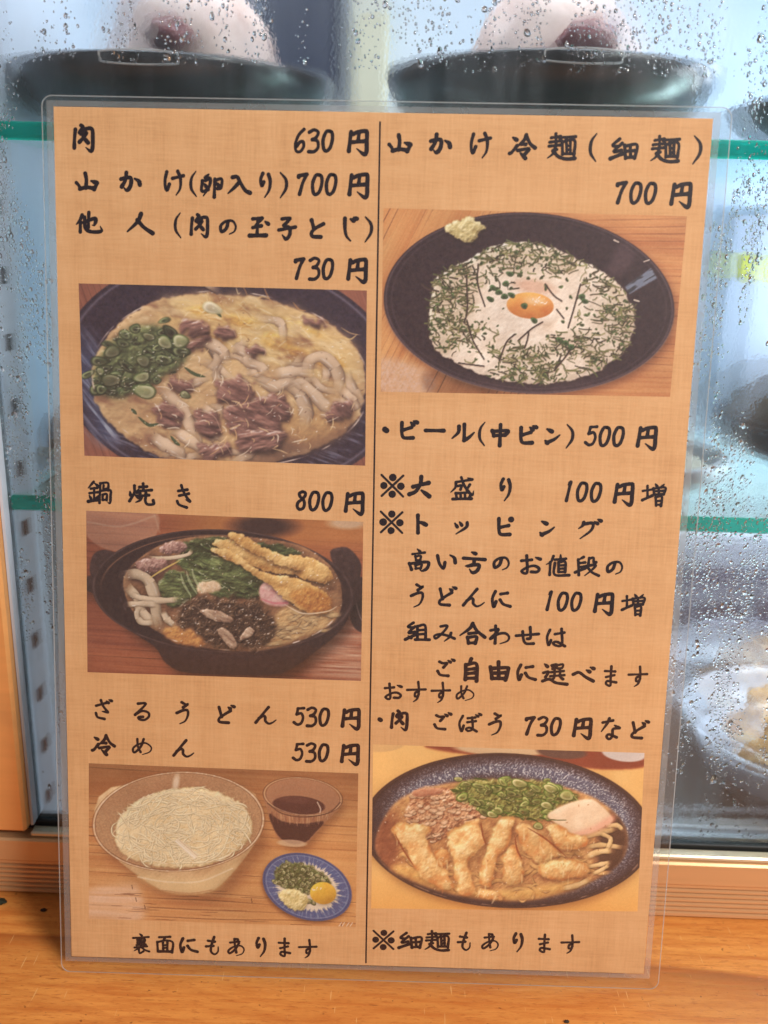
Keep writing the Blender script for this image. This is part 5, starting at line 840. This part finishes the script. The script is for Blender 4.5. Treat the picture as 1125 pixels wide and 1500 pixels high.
    # leek
    gm = s.poly([(340, 200), (400, 165), (520, 160), (700, 165), (800, 200), (850, 230), (760, 270), (700, 320), (600, 310), (500, 300), (420, 260), (370, 240)], 5, rough=10)
    s.relief(gm * .9, srgb(52, 70, 30), srgb(160, 172, 98), 13, 1.1, 6, 1.2, .25)
    for i in range(105):
        x, y = s.pick(gm, 1)[0]; r = s.rng.uniform(10, 30); l = s.rng.uniform(.72, 1.1)
        if i % 3: s.ring(x, y, r, r * s.rng.uniform(.4, .65), s.rng.uniform(-30, 40), srgb(76, 112, 44) * l, srgb(186, 194, 124) * l, srgb(116, 136, 70) * l)
        else: s.line([(x - r, y - 4), (x, y + s.rng.uniform(-8, 8)), (x + r, y + 5)], s.rng.uniform(4, 8), srgb(62, 102, 38) * l, .85, taper=True)
    for x, y, r in ((720, 262, 26), (610, 175, 32), (735, 195, 30), (685, 345, 22), (500, 300, 22), (800, 222, 34), (365, 160, 16)): s.ring(x, y, r, r * .6, 12, srgb(82, 112, 48), srgb(214, 214, 152), srgb(150, 158, 92), .3)
    s.glints(soup, 120, 3, 9, 2.2)
    # fish cake
    m = s.poly([(722, 300), (800, 255), (890, 235), (940, 262), (985, 318), (940, 350), (870, 378), (810, 372), (760, 335)], 3); s.shadow(m, -3, 8, 6, .35); s.relief(m, srgb(228, 190, 156), srgb(246, 218, 186), 40, .2, 16, .5, .1)
    s.mix(s.poly([(985, 300), (990, 322), (930, 362), (850, 384), (820, 374), (900, 346), (950, 315)], 7) * .8, srgb(236, 160, 140)); s.line([(722, 316), (760, 320), (802, 320)], 5, srgb(60, 80, 40), .8, taper=True)
    # fried sticks
    fr = (([(92, 362), (150, 338), (232, 340), (252, 356), (236, 395), (262, 450), (300, 510), (335, 570), (345, 605), (290, 600), (225, 560), (180, 505), (160, 450), (118, 402)], 1), ([(330, 372), (385, 345), (442, 312), (450, 345), (466, 410), (440, 450), (400, 490), (415, 560), (428, 620), (372, 622), (352, 560), (345, 490), (322, 430)], 1.04),
          ([(486, 415), (505, 350), (545, 306), (588, 312), (580, 370), (560, 430), (520, 480), (505, 540), (490, 592), (455, 585), (456, 520), (478, 460)], 1.0), ([(545, 470), (580, 420), (606, 440), (620, 500), (630, 545), (600, 586), (552, 570), (540, 520)], .96), ([(596, 350), (640, 338), (690, 372), (740, 410), (770, 455), (740, 480), (700, 500), (660, 480), (625, 430)], .9), ([(690, 500), (760, 480), (830, 485), (882, 502), (880, 540), (830, 556), (770, 562), (700, 545)], 1.02), ([(720, 345), (770, 345), (830, 380), (880, 395), (868, 425), (800, 436), (745, 400)], .95), ([(445, 605), (500, 612), (540, 638), (500, 652), (455, 640)], .95), ([(265, 460), (310, 440), (330, 480), (300, 510)], .9))
    for q, l in fr:
        m = s.poly(q, 3, rough=13, rs=34); s.shadow(m, 4, 8, 9, .4)
        s.relief(m, srgb(226, 158, 96) * l, srgb(255, 220, 158) * l, 44, .55, 18, 1.0, .15, octv=4, dark=srgb(214, 128, 74)); s.glints(m, 12, 2, 8, 2)
        eg = m * np.clip(1.15 - s.blur(m, 11) * 1.15, 0, 1) * 2; s.mix(eg * np.clip(.5 + s.noise(30, 2) * 1.2, 0, 1) * .75, srgb(186, 104, 52)); s.mix(m * np.clip(s.noise(30, 3) * 2 - .35, 0, 1) * .5, srgb(222, 140, 80))
        for i in range(10):
            x, y = s.pick(m, 1)[0]; s.line([(x, y), (x + s.rng.normal(0, 8), y + s.rng.uniform(10, 40))], s.rng.uniform(3, 8), srgb(*[(206, 132, 80), (255, 232, 182)][i % 2]), .4, 4, taper=True)
    for p in ([(455, 330), (462, 380), (475, 420)], [(640, 350), (720, 400), (800, 470)], [(110, 380), (140, 440), (185, 510)], [(590, 380), (600, 440), (620, 480)]): s.line(p, 7, srgb(126, 62, 34), .75, taper=True)
    s.specks(soup, 120, 1.2, 3, [srgb(255, 226, 180), srgb(150, 90, 50)], .6)
    s.img = np.clip(s.img * np.array([1.04, 1.0, .94]), 0, 1)
    return s.finish((.08, .055, .05), .96, .010, .35), (24, 25, 1112, 52, 1082, 692, 12, 686)

# ---------------------------------------------------------------- the laminated menu
LEAN, YAW = math.radians(8.0), math.radians(.585); U0 = .0062
menu = thing('laminated_menu', (0, 0, 0), 'laminated two column menu card with food photographs, leaning on the glass', 'menu', rot=(-LEAN, 0, YAW))
def sheet(mx, my, h=0.0):
    """point of the card: millimetres from the paper's top left corner, h millimetres towards the viewer; the card is slightly twisted"""
    u = (297 - my) / 297; x = (mx - 105) / 105
    return ((mx - 105) / 1000, -h / 1000 - .0035 * x * u - .0008 * math.sin(u * 3.1) * (1 - x * x), U0 + (297 - my) / 1000)
def sheet_np(mx, my, h):
    u = (297 - my) / 297; x = (mx - 105) / 105
    return np.stack([(mx - 105) / 1000, -h / 1000 - .0035 * x * u - .0008 * np.sin(u * 3.1) * (1 - x * x), U0 + (297 - my) / 1000], -1)
t = NT('menu paper'); K = (1, 1, 1)
h1 = t.noise(1, 3, .7, t.coord((90, 1, 1300))); v1 = t.noise(1, 3, .7, t.coord((1300, 1, 70))); h2 = t.noise(1, 2, .5, t.coord((14, 1, 120))); v2 = t.noise(1, 2, .5, t.coord((120, 1, 14))); big = t.noise(9, 2, .5, t.coord(K)); gr = t.noise(1500, 2, .6, t.coord(K))
w = t.math('ADD', t.math('ADD', t.math('MULTIPLY', h1, .3), t.math('MULTIPLY', v1, .3)), t.math('ADD', t.math('MULTIPLY', h2, .22), t.math('MULTIPLY', v2, .22)))
col = t.ramp(w, [(.37, lin(193, 144, 97)), (.5, lin(212, 163, 114)), (.64, lin(224, 178, 130))]); col = t.mixc(t.ramp(big, [(.4, 0), (.7, .3)]), col, lin(206, 154, 104)); col = t.mixc(t.math('MULTIPLY', gr, .16), col, lin(238, 196, 150))
M['paper'] = t.done(t.pbr(color=col, rough=.6, spec=.3, normal=t.bump(w, .08, .0003)))
t = NT('printing ink'); n = t.noise(700, 2, .6, t.coord(K)); M['ink'] = t.done(t.pbr(color=t.mixc(n, lin(26, 16, 23), lin(40, 28, 35)), rough=.5, spec=.3))
t = NT('photo ink'); at = t.n('ShaderNodeAttribute', attribute_name='ink'); n = t.noise(1, 2, .6, t.coord((500, 1, 500)))
M['photo'] = t.done(t.pbr(color=t.mixc(t.math('MULTIPLY', n, .07), at.outputs['Color'], lin(206, 170, 140)), rough=.45, spec=.35))
def film(name, milk, fr=1.45, rough=.08):
    t = NT(name); f = t.math('ADD', t.math('MULTIPLY', t.math('POWER', t.n('ShaderNodeLayerWeight', {0: .5}).outputs['Facing'], 5.0), .6), .035); n = t.noise(1, 3, .6, t.coord((60, 1, 60)))
    tr = t.n('ShaderNodeBsdfTransparent', {0: (.985, .985, .98, 1)}); gl = t.n('ShaderNodeBsdfGlossy', {0: (1, 1, 1, 1), 'Roughness': rough, 'Normal': t.bump(t.noise(60, 2, .5, t.coord(K)), .05, .001)})
    df = t.mixs(.5, t.n('ShaderNodeBsdfDiffuse', {0: (.8, .8, .8, 1)}), t.n('ShaderNodeBsdfTranslucent', {0: (.8, .8, .8, 1)}))
    return t.done(t.mixs(f, t.mixs(t.math('MULTIPLY', t.math('ADD', t.math('MULTIPLY', n, .25), .38), milk), tr, df), gl))
M['clear'] = film('laminate film', .014); M['seal'] = film('laminate seal', .60); M['bead'] = film('laminate edge', .75, 1.5, .2)
# paper
nx, ny = 30, 42; gx, gy = np.meshgrid(np.linspace(0, 210, nx), np.linspace(0, 297, ny)); V = sheet_np(gx, gy, 0.0).reshape(-1, 3)
grid_faces = lambda nx, ny: np.array([(j * nx + i, j * nx + i + 1, (j + 1) * nx + i + 1, (j + 1) * nx + i) for j in range(ny - 1) for i in range(nx - 1)])[:, ::-1]
paper = link('paper_sheet', raw_mesh('paper_sheet', V, grid_faces(nx, ny)), M['paper'], menu, True)
# film: a rounded rectangle of its own, larger than the paper, front and back skins with a welded edge
FX0, FX1, FY0, FY1, RC = -3.9, 215.8, -3.5, 303.3, 3.4
def outline(inset, n=7):
    P = []; r = max(RC - inset, .4)
    for cx, cy, a in ((FX1 - inset - r, FY1 - inset - r, 0), (FX0 + inset + r, FY1 - inset - r, 90), (FX0 + inset + r, FY0 + inset + r, 180), (FX1 - inset - r, FY0 + inset + r, 270)):
        P += [(cx + r * math.cos(math.radians(a + 90 * k / n)), cy + r * math.sin(math.radians(a + 90 * k / n))) for k in range(n + 1)]
    Q = []
    for i, p in enumerate(P):                                       # subdivide the long sides so that the film can follow the twist
        q = P[(i + 1) % len(P)]; d = math.dist(p, q); m = 16 if d > 20 else 1
        Q += [(p[0] + (q[0] - p[0]) * k / m, p[1] + (q[1] - p[1]) * k / m) for k in range(m)]
    return Q
b = MB()
for sgn, h in ((1, .32), (-1, -.30)):
    nx, ny = 26, 36; gx, gy = np.meshgrid(np.linspace(0, 1, nx), np.linspace(0, 1, ny)); o = len(b.v)
    i0 = 3.5; vs = sheet_np(FX0 + i0 + gx * (FX1 - FX0 - 2 * i0), FY0 + i0 + gy * (FY1 - FY0 - 2 * i0), h).reshape(-1, 3); fs = grid_faces(nx, ny); b.add(vs, [tuple(f if sgn > 0 else f[::-1]) for f in fs])
b.build('laminate_film', M['clear'], menu, True)
def band(name, in0, in1, h0, h1, mat):
    A, B = outline(in0), outline(in1); n = len(A); b = MB()
    b.add([sheet(*p, h0) for p in A] + [sheet(*p, h0) for p in B] + [sheet(*p, h1) for p in B] + [sheet(*p, h1) for p in A],
          [(r * n + i, r * n + (i + 1) % n, ((r + 1) % 4) * n + (i + 1) % n, ((r + 1) % 4) * n + i) for r in range(4) for i in range(n)])
    return b.build(name, mat, menu)
band('sealed_border', .30, 3.45, .10, -.10, M['clear']); band('sealed_edge', 0, .28, .16, -.16, M['bead'])
b = MB(); A = []; B = []
for (xa, ya), (xb, yb) in (((0, 0), (210, 0)), ((210, 0), (210, 297)), ((210, 297), (0, 297)), ((0, 297), (0, 0))):
    for k in range(16):
        f = k / 16; px, py = xa + (xb - xa) * f, ya + (yb - ya) * f; cx_, cy_ = (px - 105) / 105, (py - 148.5) / 148.5; A.append((px + .15 * cx_, py + .15 * cy_)); B.append((px + 2.3 * cx_, py + 1.9 * cy_))
n = len(A); b.add([sheet(*p, .05) for p in A] + [sheet(*p, .05) for p in B], [(i, (i + 1) % n, n + (i + 1) % n, n + i) for i in range(n)]); b.build('air_gap', M['seal'], menu)
# printed line between the columns
b = MB(); P = [(105.38, 2.7), (108.14, 296.2)]; n = 40; wd = .28
for i in range(n + 1):
    x = P[0][0] + (P[1][0] - P[0][0]) * i / n; y = P[0][1] + (P[1][1] - P[0][1]) * i / n; b.v += [sheet(x - wd, y, .03), sheet(x + wd, y, .03)]
b.f = [(2 * i, 2 * i + 2, 2 * i + 3, 2 * i + 1) for i in range(n)]; b.build('column_rule', M['ink'], paper)
# brush lettering
def catmull(P, m=6):
    P = np.array(P, float)
    if len(P) < 3: return np.array([P[0] + (P[-1] - P[0]) * k / m for k in range(m + 1)])
    E = np.vstack([2 * P[0] - P[1], P, 2 * P[-1] - P[-2]]); Q = []
    for i in range(1, len(E) - 2):
        a, b_, c_, d = E[i - 1:i + 3]
        for t_ in np.arange(m) / m: Q.append(.5 * (2 * b_ + (c_ - a) * t_ + (2 * a - 5 * b_ + 4 * c_ - d) * t_ ** 2 + (3 * b_ - a - 3 * c_ + d) * t_ ** 3))
    return np.array(Q + [E[-2]])
def width(ty, t_):
    if ty == 't': return 1.0 - .6 * t_ ** 1.8
    if ty == 's': return .5 + .58 * min(1, t_ * 1.6)
    if ty == 'h': return (.9 + .14 * t_) if t_ < .78 else 1.04 - .78 * (t_ - .78) / .22
    if ty == 'p': return .42 + .62 * math.sin(math.pi * t_)
    if ty == 'b': return .98 - .17 * math.sin(math.pi * t_) + .05 * t_
    return 1.0
def brush(mb, ch, cx, cy, s, lay):
    for st in GLYPHS[ch].split(';'):
        q = st.split(); ty = q[0][0]; w0 = float(q[0][1:]) * s; pts = [tuple(float(v) * s for v in p_.split(',')) for p_ in q[1:]]
        lay[0] += 1; h = .04 + .0035 * (lay[0] % 30)
        if len(pts) == 1: pts = [pts[0], (pts[0][0] + .01, pts[0][1])]
        C_ = catmull(pts); L = np.r_[0, np.cumsum(np.hypot(*np.diff(C_, axis=0).T))]; T_ = L / max(L[-1], 1e-6)
        wv = [w0 * .71 * width(ty, a) * (1 + RNG.normal(0, .03)) for a in T_]
        D = np.gradient(C_, axis=0); D /= np.maximum(np.hypot(D[:, 0], D[:, 1]), 1e-9)[:, None]; N_ = np.c_[-D[:, 1], D[:, 0]]
        poly = []
        a0 = math.atan2(N_[0][1], N_[0][0]); poly = [C_[0] + wv[0] * np.array((math.cos(a0 + math.pi * k / 6), math.sin(a0 + math.pi * k / 6))) for k in range(1, 6)]
        cap0 = [C_[0] + N_[0] * wv[0]] + poly + [C_[0] - N_[0] * wv[0]]
        a1 = math.atan2(-N_[-1][1], -N_[-1][0]); cap1 = [C_[-1] - N_[-1] * wv[-1]] + [C_[-1] + wv[-1] * np.array((math.cos(a1 + math.pi * k / 6), math.sin(a1 + math.pi * k / 6))) for k in range(1, 6)] + [C_[-1] + N_[-1] * wv[-1]]
        for cap in (cap0, cap1): mb.add([sheet(cx + p_[0], cy + p_[1], h) for p_ in cap], [tuple(range(len(cap)))])
        vs = []
        for p_, n_, w_ in zip(C_, N_, wv): vs += [sheet(cx + p_[0] + n_[0] * w_, cy + p_[1] + n_[1] * w_, h), sheet(cx + p_[0] - n_[0] * w_, cy + p_[1] - n_[1] * w_, h)]
        mb.add(vs, [(2 * i, 2 * i + 2, 2 * i + 3, 2 * i + 1) for i in range(len(C_) - 1)])
for name, chars in LINES:
    b = MB(); lay = [0]
    for ch, x, y, s_ in chars: brush(b, ch, x, y, s_, lay)
    b.build(name, M['ink'], paper)
# printed photographs
def photo(pr, corners, label):
    img, q = pr; (x0, y0, x1, y1, x2, y2, x3, y3) = q; nx, ny = 440, 268; H_, W_ = img.shape[:2]
    U, Vv = np.meshgrid(np.linspace(0, 1, nx), np.linspace(0, 1, ny)); bil = lambda a, b_, c_, d: (a * (1 - U) + b_ * U) * (1 - Vv) + (d * (1 - U) + c_ * U) * Vv
    k = PK; px = np.clip(bil(x0, x1, x2, x3) * (k if x1 > 600 else 1.25) - .5, 0, W_ - 1.001); py = np.clip(bil(y0, y1, y2, y3) * (k if x1 > 600 else 1.25) - .5, 0, H_ - 1.001)
    i, j = px.astype(int), py.astype(int); a, b_ = (px - i)[..., None], (py - j)[..., None]
    c_ = (img[j, i] * (1 - a) + img[j, i + 1] * a) * (1 - b_) + (img[j + 1, i] * (1 - a) + img[j + 1, i + 1] * a) * b_
    c_ = np.clip(c_, 0, 1); c_ = np.where(c_ <= .04045, c_ / 12.92, ((c_ + .055) / 1.055) ** 2.4)
    mx = bil(*[p_[0] for p_ in corners]); my = bil(*[p_[1] for p_ in corners])
    me = raw_mesh('printed_photo', sheet_np(mx, my, .02).reshape(-1, 3), grid_faces(nx, ny))
    at = me.color_attributes.new('ink', 'FLOAT_COLOR', 'POINT'); at.data.foreach_set('color', np.concatenate([c_.reshape(-1, 3), np.ones((nx * ny, 1))], 1).astype(np.float32).ravel())
    o = link('printed_photo', me, M['photo'], paper, True); o['label'] = label
PK = .5
photo(egg_udon_print(), [(7.17, 55.46), (102.49, 55.41), (103.39, 112.86), (8.09, 112.47)], 'printed photo of beef and egg noodle soup with leeks')
photo(hotpot_print(), [(8.36, 131.32), (103.21, 132.01), (103.77, 188.18), (7.77, 188.54)], 'printed photo of noodles and tempura in an iron pot')
photo(cold_noodle_print(), [(7.65, 222.15), (103.64, 222.36), (104.04, 281.82), (6.59, 281.86)], 'printed photo of cold noodles in a glass bowl with dip')
photo(yam_noodle_print(), [(107.24, 29.31), (204.2, 29.67), (203.28, 87.0), (107.88, 88.09)], 'printed photo of a dark bowl with white yam and egg yolk')
photo(burdock_udon_print(), [(108.59, 211.3), (203.99, 211.39), (205.96, 272.2), (109.53, 274.2)], 'printed photo of beef and fried burdock noodle soup')
